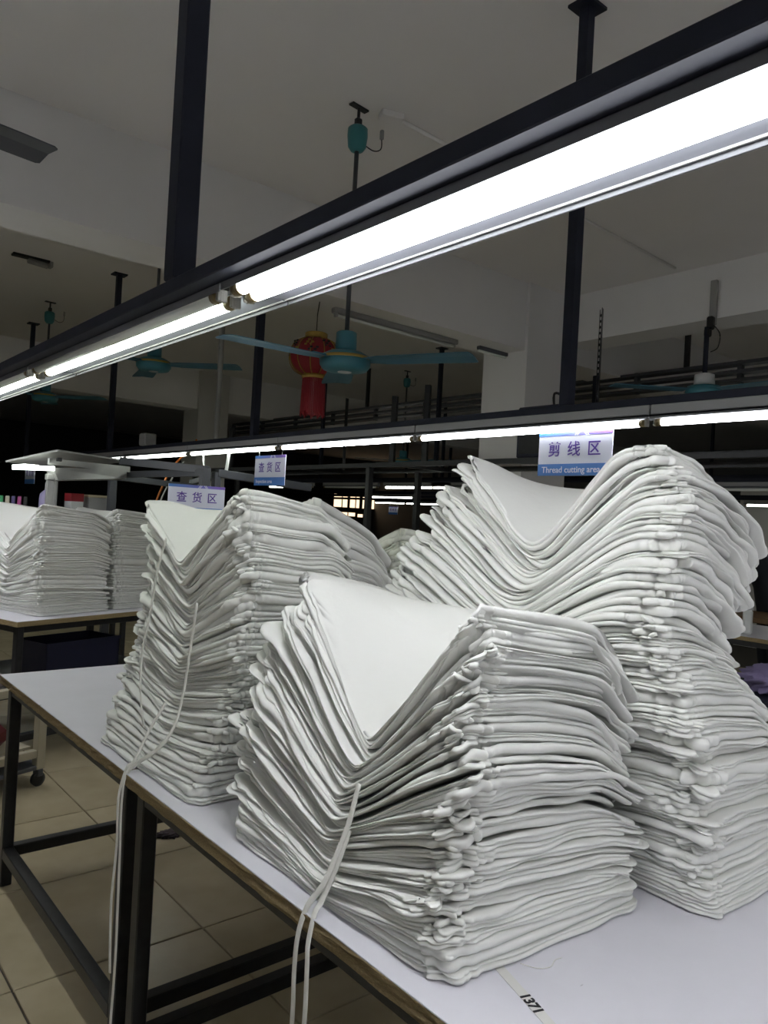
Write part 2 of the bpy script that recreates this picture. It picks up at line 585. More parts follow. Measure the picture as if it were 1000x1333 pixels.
def stack(name, desc, group, n, seed, tb, shape, origin=(0, 0), yaw=0.0, z0=0.782, m=None, plies=(1, 2), res='hi', first=None, hems=0.5, jit=1.0, wave=1.0, edge=1.0, skew=0.0):
    """tb: table of t -> (x0, y0, W, L). shape(t, a, b) -> height of the surface above z0 at fraction t of the layers."""
    rng = np.random.default_rng(seed)
    m = m or M_CLOTH
    tt = [r[0] for r in tb]
    fo = Matrix.Rotation(yaw, 3, 'Z')
    if res == 'hi':
        nvis, nhid, narc = 84, 20, 5
    else:
        nvis, nhid, narc = 44, 12, 3
    P, N, s = perimeter(nvis, nhid, 0.05, 0.07, narc)
    n_p = len(P)
    low = Field(rng, 14, 0.3, 2.4, 0.0060 * wave, 0.90)
    mid = Field(rng, 22, 2.0, 5.5, 0.0016 * wave, 0.80)
    wts = rng.lognormal(0, 0.30, n)
    cum = np.concatenate([[0], np.cumsum(wts)]) / wts.sum()
    dcorner = np.hypot((P[:, 0]) * 0.6, (P[:, 1]) * 0.45)
    dc2 = np.hypot((P[:, 0] - 1) * 0.6, (P[:, 1]) * 0.45)
    cw = np.exp(-(dcorner / 0.05) ** 2)                # crumple weight at the near corner
    cw2 = np.exp(-(dc2 / 0.06) ** 2)
    cR = np.exp(-(np.hypot(P[:, 0] * 0.6, (P[:, 1] - 1) * 0.45) / 0.07) ** 2)
    cT = np.exp(-(np.hypot((P[:, 0] - 1) * 0.6, (P[:, 1]) * 0.45) / 0.07) ** 2)
    jx = jy = jl = jw = 0.0
    prev = (low.copy(), mid.copy())

    def H(i, cs, a, b):
        t = cum[i]
        amp = min(1.0, t * 4)
        pinch = 1 - 0.5 * np.exp(-((a - 0.5) / 0.14) ** 2 - (b / 0.5) ** 2) * t
        return shape(t, a, b) + amp * pinch * (low.ev(cs[0], a, b) + mid.ev(cs[1], a, b))

    for i in range(n):
        low.step(); mid.step()
        cur = (low.copy(), mid.copy())
        if i == 0:
            cur0 = prev
        t = (i + 0.5) / n
        x0, y0, W, L = (np.interp(t, tt, [r[k] for r in tb]) for k in (1, 2, 3, 4))
        jf = float(0.35 + 0.65 * ss(0.0, 0.22, t))
        ed = edge * jf
        jx = 0.6 * jx + rng.normal(0, 0.0035) * jit * jf
        jy = 0.6 * jy + rng.normal(0, 0.0045) * jit * jf
        jw = rng.normal(0, 0.011) * jit * jf
        jl = rng.normal(0, 0.011) * jit * jf
        sk = rng.normal(0, 0.008) * jit * jf
        m_p = int(rng.integers(plies[0], plies[1] + 1))
        top = i == n - 1

        def world(a, b, oa, ob, z):
            X = x0 + jx + b * (W + jw) + sk * (a - 0.5) + ob
            Y = y0 + jy + a * (L + jl) - sk * (b - 0.5) + skew * b + oa
            return np.stack([X, Y, z], -1)

        a, b = P[:, 0], P[:, 1]
        hb = H(i, prev, a, b) + 0.0002
        ht = H(i + 1, cur, a, b) - 0.0002
        ht = np.maximum(ht, hb + 0.0025)
        rows = []
        shapeprof = ((0.015, -1.0), (0.09, -0.55), (0.22, -0.2), (0.42, 0.0), (0.64, 0.0), (0.82, -0.22), (0.94, -0.6))
        cuts = np.cumsum(rng.uniform(0.6, 1.4, m_p)); cuts = np.concatenate([[0], cuts / cuts[-1]])
        gdeep = 0.0075 if m_p == 1 else 0.0055
        common = 0.0032 * noise1(rng, s, 9) * ed + 0.0006 * noise1(rng, s, 30) * ed + cw * 0.0075 * noise1(rng, s, 34, 12) * ed - cw * 0.003 + cw2 * 0.005 * noise1(rng, s, 30, 10) * ed
        zj = 0.0
        for q in range(m_p):
            o = common + rng.normal(0, 0.0028) * ed + 0.0016 * noise1(rng, s, 12) * ed + cw * 0.0045 * noise1(rng, s, 44, 12) * ed
            o = o + cR * rng.normal(-0.001, 0.009) * ed + cT * rng.normal(-0.002, 0.007) * ed
            # occasional pulled-out tongue of cloth
            if rng.random() < 0.22:
                sc = rng.random()
                dd = np.abs((s - sc + 0.5) % 1 - 0.5)
                o = o + rng.uniform(0.004, 0.014) * np.exp(-(dd / rng.uniform(0.012, 0.05)) ** 2) * ed
            for (fz, fo_) in shapeprof:
                f = cuts[q] + (cuts[q + 1] - cuts[q]) * fz
                # plies are not evenly thick all round
                rows.append((np.clip(f + 0.05 * noise1(rng, s, 6, 4) * (1 if 0 < f < 1 else 0) * (fz > 0.1) * 0.6, 0.004, 0.996), o + gdeep * fo_))
        rows.append((np.full(n_p, 1.0), rows[-1][1] - 0.004))
        rows[0] = (np.zeros(n_p), rows[0][1])
        V = []
        for f, o in rows:
            V.append(world(a, b, N[:, 0] * o, N[:, 1] * o, hb + (ht - hb) * f))
        nr = len(V)
        # interior rings
        ks = (0.06, 0.18, 0.45, 0.75) if not top else tuple(np.linspace(0.035, 0.96, 22))
        topr = []
        for k in ks:
            aa, bb = 0.5 + (a - 0.5) * (1 - k), 0.5 + (b - 0.5) * (1 - k)
            z = H(i + 1, cur, aa, bb) - 0.0002
            topr.append(world(aa, bb, 0, 0, z))
        botr = []
        for k in (0.06, 0.18, 0.45, 0.75):
            aa, bb = 0.5 + (a - 0.5) * (1 - k), 0.5 + (b - 0.5) * (1 - k)
            z = H(i, prev, aa, bb) + 0.0002
            botr.append(world(aa, bb, 0, 0, z))
        allr = list(reversed(botr)) + V + topr
        verts = np.concatenate(allr)
        ca = np.array([0.5])
        cb_ = world(ca, ca, 0, 0, H(i, prev, ca, ca) + 0.0002)
        ct_ = world(ca, ca, 0, 0, H(i + 1, cur, ca, ca) - 0.0002)
        verts = np.concatenate([verts, cb_, ct_])
        R_ = len(allr)
        idx = np.arange(n_p)
        nx = (idx + 1) % n_p
        quads = np.concatenate([np.stack([r * n_p + idx, r * n_p + nx, (r + 1) * n_p + nx, (r + 1) * n_p + idx], -1) for r in range(R_ - 1)])
        ib, it = R_ * n_p, R_ * n_p + 1
        tb_ = np.stack([nx, idx, np.full(n_p, ib)], -1)
        tt_ = np.stack([(R_ - 1) * n_p + idx, (R_ - 1) * n_p + nx, np.full(n_p, it)], -1)
        # place: local -> rotated -> origin
        c_, s_ = math.cos(yaw), math.sin(yaw)
        bx, by = np.interp(0, tt, [r[1] for r in tb]), np.interp(0, tt, [r[2] for r in tb])
        vx, vy = verts[:, 0].copy(), verts[:, 1].copy()
        verts[:, 0] = origin[0] + c_ * vx - s_ * vy
        verts[:, 1] = origin[1] + s_ * vx + c_ * vy
        verts[:, 2] += z0
        loc = verts.mean(0)
        verts -= loc
        me = bpy.data.meshes.new('folded_garment')
        nq, nt_ = len(quads), 2 * n_p
        me.vertices.add(len(verts))
        me.vertices.foreach_set('co', verts.astype(np.float32).ravel())
        lv = np.concatenate([quads.ravel(), tb_.ravel(), tt_.ravel()]).astype(np.int32)
        me.loops.add(len(lv))
        me.loops.foreach_set('vertex_index', lv)
        me.polygons.add(nq + nt_)
        me.polygons.foreach_set('loop_start', np.concatenate([np.arange(nq) * 4, nq * 4 + np.arange(nt_) * 3]).astype(np.int32))
        me.update(calc_edges=True)
        me.polygons.foreach_set('use_smooth', np.ones(nq + nt_, dtype=bool))
        me.materials.append(m)
        o = link('folded_garment', me)
        o.location = loc
        k = n - i
        if k == 1:
            lab = first or f'topmost folded white garment of {desc}'
        elif i == 0:
            lab = f'lowest folded white garment of {desc}, lying on the table'
        else:
            lab = f'folded white garment, {ordinal(k)} from the top of {desc}'
        tag(o, lab, 'garment', group)
        if hems and rng.random() < hems:
            zc = float(((hb + ht) / 2)[-2])
            pc = world(np.array([0.012]), np.array([0.012]), 0, 0, np.array([zc]))[0]
            p = Vector((origin[0] + c_ * pc[0] - s_ * pc[1], origin[1] + s_ * pc[0] + c_ * pc[1], zc + z0)) - Vector(loc)
            du = Vector((-s_, c_, 0)); dv = Vector((c_, s_, 0))
            hem_roll(rng, p, du, dv, o, m, float(np.clip((ht - hb)[-2] * 0.38, 0.0035, 0.0052)))
        prev = cur


def vshape(Hp, amp, a0, gmin=0.3, pw=1.0, drop=0.0, dpow=1.6, tpow=1.15, far=0.0, gl=0.85, soft=0.05, plat=1.0, lip=0.045):
    """Stack whose layers sag into a V across the left face and fall away at the right end."""

    def f(t, a, b):
        d = np.where(a < a0, (a0 - a) / (a0 * plat), (a - a0) / (1 - a0))
        if plat < 1:
            d = np.where(a < a0, 1 - 0.5 * (np.sqrt((1 - d) ** 2 + 0.02) + (1 - d)) + 0.01, d)
        d = np.clip(d, 0, 1.2)
        v = 1 - (np.sqrt(d * d + soft * soft) - soft) / (math.sqrt(1 + soft * soft) - soft)
        v = np.sign(v) * np.abs(v) ** pw
        g = gmin + (1 - gmin) * (1 - ss(0.0, gl, b))
        sagt = t ** tpow
        return Hp * t - amp * sagt * v * g - drop * t * np.abs(b) ** dpow - lip * t * ss(0.72, 1.08, b) * (1 - ss(0.0, 0.7, a)) - far * t * np.clip(a, 0, 2) ** 2

    return f


G1 = 'garments of the front stack'
stack('front', "the wide front stack", G1, 40, 11,
      [(0, 0.785, 0.755, 0.47, 0.625), (0.2, 0.800, 0.765, 0.47, 0.625), (0.4, 0.812, 0.770, 0.43, 0.63), (0.7, 0.828, 0.770, 0.40, 0.60), (0.85, 0.838, 0.770, 0.38, 0.56), (1.0, 0.845, 0.770, 0.36, 0.50)],
      vshape(0.550, 0.265, 0.475, gmin=0.0, pw=1.0, drop=0.085, dpow=1.5, tpow=0.85, gl=0.9, lip=0.075), skew=-0.035, jit=1.35,
      first='topmost folded white garment of the wide front stack, open like a trough')
stack('left', "the shaded left stack", 'garments of the left stack', 42, 23,
      [(0, 0.775, 1.548, 0.41, 0.59), (0.1, 0.805, 1.548, 0.39, 0.59), (0.3, 0.86, 1.54, 0.36, 0.63), (0.5, 0.865, 1.53, 0.36, 0.62), (0.75, 0.87, 1.52, 0.33, 0.58), (1.0, 0.855, 1.53, 0.30, 0.57)],
      vshape(0.722, 0.18, 0.50, gmin=0.0, pw=1.0, drop=0.05, dpow=1.4, tpow=1.0, far=0.035),
      first='topmost folded white garment of the tall left stack, pale green flat panel')
stack('right', "the tallest leaning stack", 'garments of the tallest stack', 56, 37,
      [(0, 1.305, 0.625, 0.44, 0.78), (0.12, 1.30, 0.64, 0.42, 0.78), (0.33, 1.275, 0.655, 0.36, 0.76), (0.42, 1.262, 0.675, 0.33, 0.75), (0.55, 1.225, 0.71, 0.27, 0.74), (0.68, 1.25, 0.695, 0.235, 0.74), (0.85, 1.255, 0.69, 0.265, 0.64), (1.0, 1.24, 0.725, 0.325, 0.50)],
      vshape(0.825, 0.19, 0.54, gmin=0.0, pw=1.15, drop=0.10, dpow=1.8, tpow=0.8, soft=0.2, plat=0.75, lip=0.06), jit=1.2, skew=-0.01,
      first='topmost folded white garment of the tallest right stack, wide sagging collar')
stack('rear', "the rear stack behind the left one", 'garments of the rear stack', 30, 41,
      [(0, 1.31, 1.93, 0.40, 0.55), (1.0, 1.335, 1.95, 0.33, 0.5)],
      vshape(0.725, 0.10, 0.5, gmin=0.4, drop=0.16, dpow=1.3), res='lo', hems=0)
stack('small', "the small yellowish stack", 'garments of the small stack', 24, 43,
      [(0, 1.76, 1.98, 0.30, 0.5), (1.0, 1.725, 2.0, 0.24, 0.42)],
      vshape(0.64, 0.08, 0.5, gmin=0.6, drop=0.07, far=0.08), res='lo', hems=0, m=M_CLOTH_G)


def bt(u, v):
    p = BTO + ex * u + ey * v
    return (p.x, p.y)


stack('back1', "the back table's corner stack", 'garments of the back table corner stack', 32, 53,
      [(0, 0, 0, 0.48, 0.62), (0.5, -0.02, 0.0, 0.50, 0.60), (1.0, -0.04, 0.0, 0.50, 0.52)],
      vshape(0.64, 0.22, 0.5, gmin=0.2, drop=0.05), origin=bt(0.18, 0.09), yaw=YB, res='lo', hems=0)
stack('back2', "the back table's second stack", 'garments of the back table second stack', 30, 59,
      [(0, 0, 0, 0.42, 0.5), (1.0, -0.02, 0.02, 0.40, 0.44)],
      vshape(0.63, 0.10, 0.5, gmin=0.3, drop=0.03), origin=bt(0.71, 0.10), yaw=YB, res='lo', hems=0)

# hanging fabric tapes


def tape(label, pts, wdt=0.0055):
    o = sweep('fabric_tape', pts, wdt, M_TAPE_STRING, None, wb=0.0016, n=8, ref=Vector((1, 0.15, 0)), k=6)
    return tag(o, label, 'tape', 'fabric tapes hanging from the stacks')


tape('white fabric tape stuck down the upper face of the left stack', [(0.848, 1.915, 1.365), (0.842, 1.943, 1.282), (0.840, 1.975, 1.154), (0.838, 2.008, 1.045), (0.825, 1.973, 0.949), (0.805, 1.893, 0.878)])
tape('longest white fabric tape falling from the left stack towards the floor', [(0.846, 1.71, 1.217), (0.840, 1.723, 1.094), (0.830, 1.724, 1.0), (0.808, 1.718, 0.92), (0.782, 1.748, 0.86), (0.750, 1.836, 0.789), (0.737, 1.839, 0.72), (0.734, 1.825, 0.574), (0.732, 1.811, 0.336), (0.730, 1.816, 0.15)])
tape('shorter white fabric tape over the table joint below the left stack', [(0.822, 1.803, 0.956), (0.795, 1.83, 0.885), (0.765, 1.843, 0.809), (0.748, 1.850, 0.787), (0.735, 1.856, 0.715), (0.733, 1.845, 0.604), (0.73, 1.852, 0.453), (0.728, 1.830, 0.297)])
tape('left white tape of the pair falling from the front stack', [(0.815, 1.006, 0.996), (0.803, 1.012, 0.932), (0.788, 1.021, 0.879), (0.768, 1.028, 0.829), (0.750, 1.046, 0.789), (0.737, 1.050, 0.745), (0.733, 1.050, 0.69), (0.731, 1.045, 0.60), (0.73, 1.052, 0.45)])
tape('right white tape of the pair falling from the front stack', [(0.803, 1.010, 0.918), (0.784, 1.018, 0.855), (0.764, 1.025, 0.803), (0.750, 1.024, 0.787), (0.737, 1.020, 0.743), (0.733, 1.014, 0.707), (0.73, 1.009, 0.619), (0.73, 1.02, 0.44)])

# ================================================================== LIGHT RAILS


def fixture(label, x, y0, length, z, tubes, mats, width, group, skirt=0.0):
    """Strip light fixture along +Y; origin at its near end, top of the reflector at z."""
    t = thing('strip_light', label, 'light', (x, y0, z), 0, group)
    bm = BM()
    L = length - 0.006
    add_box(bm, (0, L / 2, -0.004), (width, L, 0.006))
    to_obj('reflector', bm, M_REFL, t)
    for sx in (-1, 1):
        dl = 0.019 if (sx < 0 and width > 0.14) else 0.013
        box('reflector_lip', (sx * (width / 2 - 0.0015), L / 2, -0.001 - dl / 2), (0.003, L, dl), M_LIP, t)
    if width < 0.1:
        box('housing', (0, L / 2, 0.018), (0.044, L, 0.036), M_HOUS, t, bev=0.003)
    if skirt:  # shades that keep the added rows' light downward
        for sx in (-1, 1):
            box('side_skirt', (sx * width / 2, L / 2, -skirt / 2), (0.004, L, skirt), M_WHITEP, t)
    if width > 0.1:
        box('edge_groove', (width / 2 - 0.012, L / 2, -0.0085), (0.002, L, 0.003), M_GREYP, t)
    for k, (tx, mm) in enumerate(zip(tubes, mats)):
        zt = -0.026 if width < 0.1 else -0.021
        sh = 0.018 * (k if len(tubes) > 1 else 0)
        ya, yb = 0.045 + sh, L - 0.035 - (0.018 * (1 - k) if len(tubes) > 1 else 0)
        tb = cyl('tube', (tx, ya, zt), (tx, yb, zt), 0.013, mm, t, n=14)
        for yy, dy in ((ya, -1), (yb, 1)):
            cyl('tube_cap', (tx, yy, zt), (tx, yy + dy * 0.022, zt), 0.0136, M_BRASS, tb, n=14)
            bm = BM()
            ye = yy + dy * 0.022
            add_box(bm, (tx, ye + dy * 0.004, zt + 0.004), (0.022, 0.008, 0.034), bev=0.002)
            add_box(bm, (tx, ye + dy * 0.004, zt - 0.004), (0.010, 0.010, 0.020), bev=0.002)
            to_obj('socket', bm, M_SOCK, t)
    return t


def rail(label, x, ya, yb, zb, w, h, posts, m_beam=M_NAVY, postw=0.046):
    t = thing('light_rail', label, 'light rail', (x, ya, zb), 0, 'overhead light rails')
    L = yb - ya
    box('beam', (0, L / 2, h / 2), (w, L, h), m_beam, t, bev=0.002)
    for py in posts:
        py, zt = py if isinstance(py, tuple) else (py, CZ)
        p = box('hanger_post', (0, py - ya, (h + zt - zb) / 2), (postw, postw, zt - zb - h), m_beam, t, bev=0.003)
        box('ceiling_plate', (0, py - ya, zt - zb - 0.006), (0.12, 0.10, 0.012), m_beam, p)
    return t


GL = 'strip lights under the overhead rails'
rail('nearest overhead light rail crossing the whole top of the view', 0.612, -2.6, 6.3, 1.856, 0.04, 0.027, (-0.9, 1.39, 3.75))
RX = 0.700
tx = (-0.058, -0.020)
fixture('bright white twin tube strip light, nearest overhead at the top right', RX, 0.02, 1.23, 1.862, tx, (M_TUBEW, M_TUBEW), 0.147, GL)
fixture('twin tube strip light on the nearest rail with one dull upper tube, greenish', RX, 1.25, 1.24, 1.862, tx, (M_TUBEDIM, M_TUBEG), 0.147, GL)
fixture('third twin tube strip light on the nearest rail, cut by the left border', RX, 2.50, 1.24, 1.862, tx, (M_TUBEDIM, M_TUBEG), 0.147, GL)
fixture('fourth twin tube strip light on the nearest rail, added beyond the left border', RX, 3.75, 1.24, 1.862, tx, (M_TUBEW, M_TUBEW), 0.147, GL)  # this and the next fixture, added out of view, brighten the back stacks
fixture('fifth twin tube strip light on the nearest rail, added beyond the left border', RX, 5.0, 1.24, 1.862, tx, (M_TUBEW, M_TUBEW), 0.147, GL)
fixture('twin tube strip light on the nearest rail, added well behind the viewer', RX, -2.46, 1.23, 1.862, tx, (M_TUBEW, M_TUBEW), 0.147, GL)  # unseen fixture added to brighten the stacks' near faces
fixture('twin tube strip light on the nearest rail above the viewer', RX, -1.22, 1.23, 1.862, tx, (M_TUBEW, M_TUBEW), 0.147, GL)
# dull channel between beam and reflector
ch = box('channel_strip', (0.024 + 0.009, 3.8, -0.001), (0.016, 7.6, 0.010), M_UNDER, [o for o in COL.objects if o.name == 'light_rail'][0])

rail('second overhead light rail with single tubes, behind the stacks', 2.450, -2.0, 12.5, 1.903, 0.04, 0.028, (-0.4, 1.853, (4.285, 2.945), 6.86, 9.6))
names2 = ['second rail strip light outside the right border', 'single tube strip light at the right border, second rail', 'single tube strip light directly above the large sign, second rail',
          'single tube strip light in mid view on the second rail', 'single tube strip light right of the small hanging sign, second rail', 'second rail strip light above the orange cable',
          'second rail strip light seen behind the aluminium lamp', 'second rail strip light left of the aluminium lamp', 'farthest strip light of the second rail']
y = 0.235 - 1.245
for k, lab in enumerate(names2):
    fixture(lab, 2.452, y, 1.245, 1.867, (0.0,), (M_TUBEW if k < 4 else M_TUBEG,), 0.055, GL)
    y += 1.245

far_rails = [
    (6.26, 1.905, -2, 14, [(1.25, 1), (2.5, 0), (5.4, 0), (6.3, 1), (7.65, 0), (9.15, 1)], (-0.5, 1.9, 4.4, 6.6, 9.0)),
    (9.27, 1.905, 2, 18, [(3.05, 1), (6.0, 0), (10.3, 1)], (3.4, 6.5, 9.6)),
    (10.83, 1.905, 3, 18, [(3.75, 1), (9.2, 0)], (4.0, 7.5, 11.0)),
    (12.73, 1.905, 5, 20, [(13.2, 1), (14.45, 1), (11.9, 1)], (6.5, 10.5, 14.5)),
]
words_ = {6.26: 'third', 9.27: 'fourth', 10.83: 'fifth', 12.73: 'sixth'}
cnt = ['first', 'second', 'third', 'fourth', 'fifth', 'sixth']
for (x, zb, ya, yb, fx, posts) in far_rails:
    rail(f'{words_[x]} overhead light rail, far back in the dark hall', x, ya, yb, zb, 0.05, 0.06, posts)
    for k, (fy, lit) in enumerate(fx):
        fixture(f'{"lit" if lit else "unlit"} far strip light, {cnt[k]} from the near end of the {words_[x]} rail', x, fy, 1.25, zb - 0.036, (0.0,), (M_TUBEF if lit else M_TUBEDIM,), 0.055, GL)
# unseen rows added on the left: shaded lamps over white tables brighten the ceiling
for r_, (rx, lab) in enumerate(((-1.45, 'first'), (-3.0, 'second'))):
    rail(f'overhead light rail of the {lab} row added beyond the left border', rx, -5, 6, 1.92, 0.04, 0.045, (-3.5, 1, 4.5))
    for k, fy in enumerate((-4.6, -3.2, -1.8, -0.4, 1.0, 2.4, 3.8)):
        fixture(f'added deep shaded strip light, {(cnt + ["seventh"])[k]} of the {lab} row added beyond the left border', rx, fy, 1.25, 1.92, (-0.03, 0.03), (M_TUBEL, M_TUBEL), 0.13, GL, skirt=0.14)
    for k, fy in enumerate((-4.8, -1.9, 1.0, 3.6)):
        worktable('work_table', f'white table, {cnt[k]} of the {lab} row added beyond the left border', 1.2, 2.4, (rx - 0.6, fy, 0), 0, seed=70 + k + 4 * r_)
rail('overhead light rail of the added row on the right behind the viewer', 4.2, -5, 0.4, 1.92, 0.04, 0.045, (-3.5, -1.0))  # row added out of view to brighten the ceiling and near faces
for k, fy in enumerate((-4.8, -3.5, -2.2, -0.9)):
    fixture(f'added deep shaded strip light, {cnt[k]} of the added row on the right behind the viewer', 4.2, fy, 1.25, 1.92, (-0.03, 0.03), (M_TUBEL, M_TUBEL), 0.13, GL, skirt=0.14)
for k, fy in enumerate((-4.9, -2.3)):
    worktable('work_table', f'added white table behind the viewer, {cnt[k]} of the added row on the right', 1.2, 2.4, (3.6, fy, 0), 0, seed=80 + k)
for k, fy in enumerate((-4.9, -3.6, -2.3)):  # lamps, rail and tables added behind the viewer for their light
    fixture(f'added deep shaded strip light, {cnt[k]} above the tables behind the viewer', 2.9, fy, 1.25, 1.92, (-0.03, 0.03), (M_TUBEL, M_TUBEL), 0.13, GL, skirt=0.14)
rail('added overhead light rail directly behind the viewer', 2.9, -5, -1.0, 1.92, 0.04, 0.045, (-3.5, -1.5))
for k, fy in enumerate((-4.9, -2.45)):
    worktable('work_table', f'added white table behind the viewer, {cnt[k]} under the second rail', 1.2, 2.4, (2.1, fy, 0), 0, seed=90 + k)
worktable('work_table', 'added white table behind the viewer, under the nearest rail', 1.22, 2.4, (TX, -3.05, 0), 0, seed=95)  # unseen table added to bounce light upward

# ================================================================== SIGNS


def text(body, size, m, parent, loc, align='CENTER', rot=(PI / 2, 0, 0), bold=0.0, name='lettering', sx=1.0):
    c = bpy.data.curves.new(name, 'FONT')
    c.body = body
    c.size = size
    c.align_x = align
    c.align_y = 'CENTER'
    c.extrude = 0.0004
    c.offset = bold
    c.space_character = 1.0
    c.materials.append(m)
    tmp = bpy.data.objects.new(name, c)
    COL.objects.link(tmp)
    bpy.context.view_layer.update()
    me = bpy.data.meshes.new_from_object(tmp.evaluated_get(bpy.context.evaluated_depsgraph_get()))
    bpy.data.objects.remove(tmp)
    o = link(name, me, parent)
    o.location = loc
    o.rotation_euler = rot
    o.scale = (sx, 1, 1)
    return o


def sign(label, loc, rz, w, h, cn, en, ztop, cord=True, en_size=0.145):
    """Local frame: x along the width (reading direction), front faces -y, origin at its lower edge."""
    t = thing('hanging_sign', label, 'sign', loc, rz, 'blue and white area signs')
    box('sign_board', (0, 0, h / 2), (w, 0.004, h), M_SIGNW, t)
    hd = box('header_band', (0, -0.0025, h * 0.955), (w, 0.0012, h * 0.09), M_HEAD, t)
    bm = BM()
    for s_ in (-1, 1):
        for k in range(2):
            add_box(bm, (s_ * (0.016 + 0.010 * k) + w * 0.10, -0.0034, h * 0.945), (0.004, 0.0008, h * 0.14), rot=None)
            vs = bm.verts[-8:]
            bmesh.ops.rotate(bm, verts=list(vs), cent=(s_ * (0.016 + 0.010 * k) + w * 0.10, 0, h * 0.945), matrix=Matrix.Rotation(-s_ * 0.72, 3, 'Y'))
    to_obj('chevron_mark', bm, M_SIGNW, t)
    box('footer_band', (0, -0.0025, h * 0.135), (w, 0.0012, h * 0.27), M_SIGNB, t)
    for k, chh in enumerate(cn):
        text(chh, h * 0.36, M_SIGNP, t, (w * (-0.27 + 0.27 * k), -0.0032, h * 0.58), bold=0.0006)
    if en:
        text(en, h * en_size, M_SIGNW, t, (-w * 0.44, -0.0036, h * 0.13), align='LEFT', bold=0.0003)
    if cord:
        for s_ in (-1, 1):
            cyl('hanging_cord', (s_ * w * 0.38, 0, h), (s_ * w * 0.38, 0, ztop - loc[2]), 0.0012, M_WHITEP, t, n=6)
    return t


# faces -X: local x -> -Y, so rz = -90 deg
sign('large blue and white sign above the tallest stack, thread cutting area', (2.456, 1.81, 1.655), -PI / 2, 0.345, 0.174, '剪线区', 'Thread cutting area', 1.832, en_size=0.2)
sign('hanging sign in mid view on the second rail, above the left stack', (2.456, 4.08, 1.612), -PI / 2, 0.36, 0.187, '查货区', 'Inspection area', 1.832, en_size=0.17)
sign('nearer sign in front of the dark frame, lower half hidden by the left stack', (2.10, 4.330, 1.397), 0.0, 0.375, 0.19, '查货区', 'Inspection area', 1.66, cord=False, en_size=0.17)
sign('tiny distant sign beside the aluminium lamp at the left', (2.456, 9.4, 1.62), -PI / 2, 0.40, 0.20, '查货区', '', 1.832)
sign('tiny distant sign hanging in the dark middle of the hall', (12.75, 14.95, 1.55), -PI / 2, 0.36, 0.2, '剪线区', '', 1.862)

# ================================================================== CEILING FANS


def fan(label, x, y, zhub, rot, can=(M_TEALD, M_TEAL, M_BLADE), bw=1.0):
    t = thing('ceiling_fan', label, 'fan', (x, y, zhub), 0, 'teal ceiling fans')
    top = CZ - zhub
    box('ceiling_hook_plate', (0, 0, top - 0.005), (0.11, 0.035, 0.010), M_BLACK, t, bev=0.002, rot=Matrix.Rotation(0.1, 3, 'Z'))
    bm = BM()
    add_cyl(bm, (0, 0, top - 0.01), (0, 0, top - 0.10), 0.008, n=8)
    add_box(bm, (0, 0, top - 0.085), (0.035, 0.03, 0.05), bev=0.006)
    to_obj('hook', bm, M_BLACK, t)
    lathe('canopy', [(0.038, top - 0.105), (0.050, top - 0.115), (0.052, top - 0.15), (0.046, top - 0.205), (0.032, top - 0.225), (0.014, top - 0.23)], can[0], t)
    cyl('downrod', (0, 0, top - 0.2), (0, 0, 0.12), 0.0115, M_GREYSTEEL, t)
    lathe('lower_cup', [(0.045, 0.150), (0.052, 0.145), (0.054, 0.07), (0.050, 0.055), (0.03, 0.05)], can[1], t)
    lathe('motor_housing', [(0.03, 0.055), (0.085, 0.048), (0.122, 0.028), (0.130, 0.005), (0.128, -0.02), (0.112, -0.042), (0.07, -0.050), (0.02, -0.052)], can[1], t, n=32)
    lathe('trim_ring', [(0.1275, 0.022), (0.133, 0.016), (0.133, 0.010), (0.1295, 0.006)], M_GOLD, t, n=32)
    lathe('badge', [(0.035, -0.049), (0.036, -0.053), (0.02, -0.055)], M_WHITEP, t, n=16)
    for k in range(3):
        an = rot + k * 2 * PI / 3
        R = Matrix.Rotation(an, 3, 'Z')
        tilt = Matrix.Rotation(math.radians(-4), 3, 'X')
        bm = BM()
        secs = [(0.10, 0.045), (0.16, 0.055), (0.20, 0.070), (0.40, 0.078), (0.60, 0.086), (0.664, 0.084), (0.672, 0.074)]
        rows = []
        for r, hw in secs:
            rows.append([bm.verts.new(R @ (Vector((r, 0, 0.008)) + tilt @ Vector((0, q * hw * bw, zz)))) for q, zz in ((-1, -0.003), (0, 0.003), (1, -0.003), (1, -0.006), (0, 0.0), (-1, -0.006))])
        for a, b in zip(rows[:-1], rows[1:]):
            for q in range(6):
                bm.faces.new((a[q], b[q], b[(q + 1) % 6], a[(q + 1) % 6]))
        bm.faces.new(rows[0]); bm.faces.new(rows[-1])
        bmesh.ops.recalc_face_normals(bm, faces=bm.faces[:])
        bl = to_obj('blade', bm, can[2], t)
        bm = BM()
        vs = add_box(bm, (0.155, 0, 0.012), (0.10, 0.05, 0.008), bev=0.002)
        bmesh.ops.rotate(bm, verts=bm.verts[:], cent=(0, 0, 0), matrix=R)
        to_obj('blade_bracket', bm, can[1], bl)
    # supply wire with plug
    sweep('wire', [(0.045, 0.01, top - 0.17), (0.09, -0.02, top - 0.20), (0.13, -0.03, top - 0.18), (0.14, -0.02, top - 0.12)], 0.003, M_WIRE, t, n=6)
    box('plug', (0.14, -0.02, top - 0.10), (0.018, 0.02, 0.05), M_GREYP, t, bev=0.004)
    return t


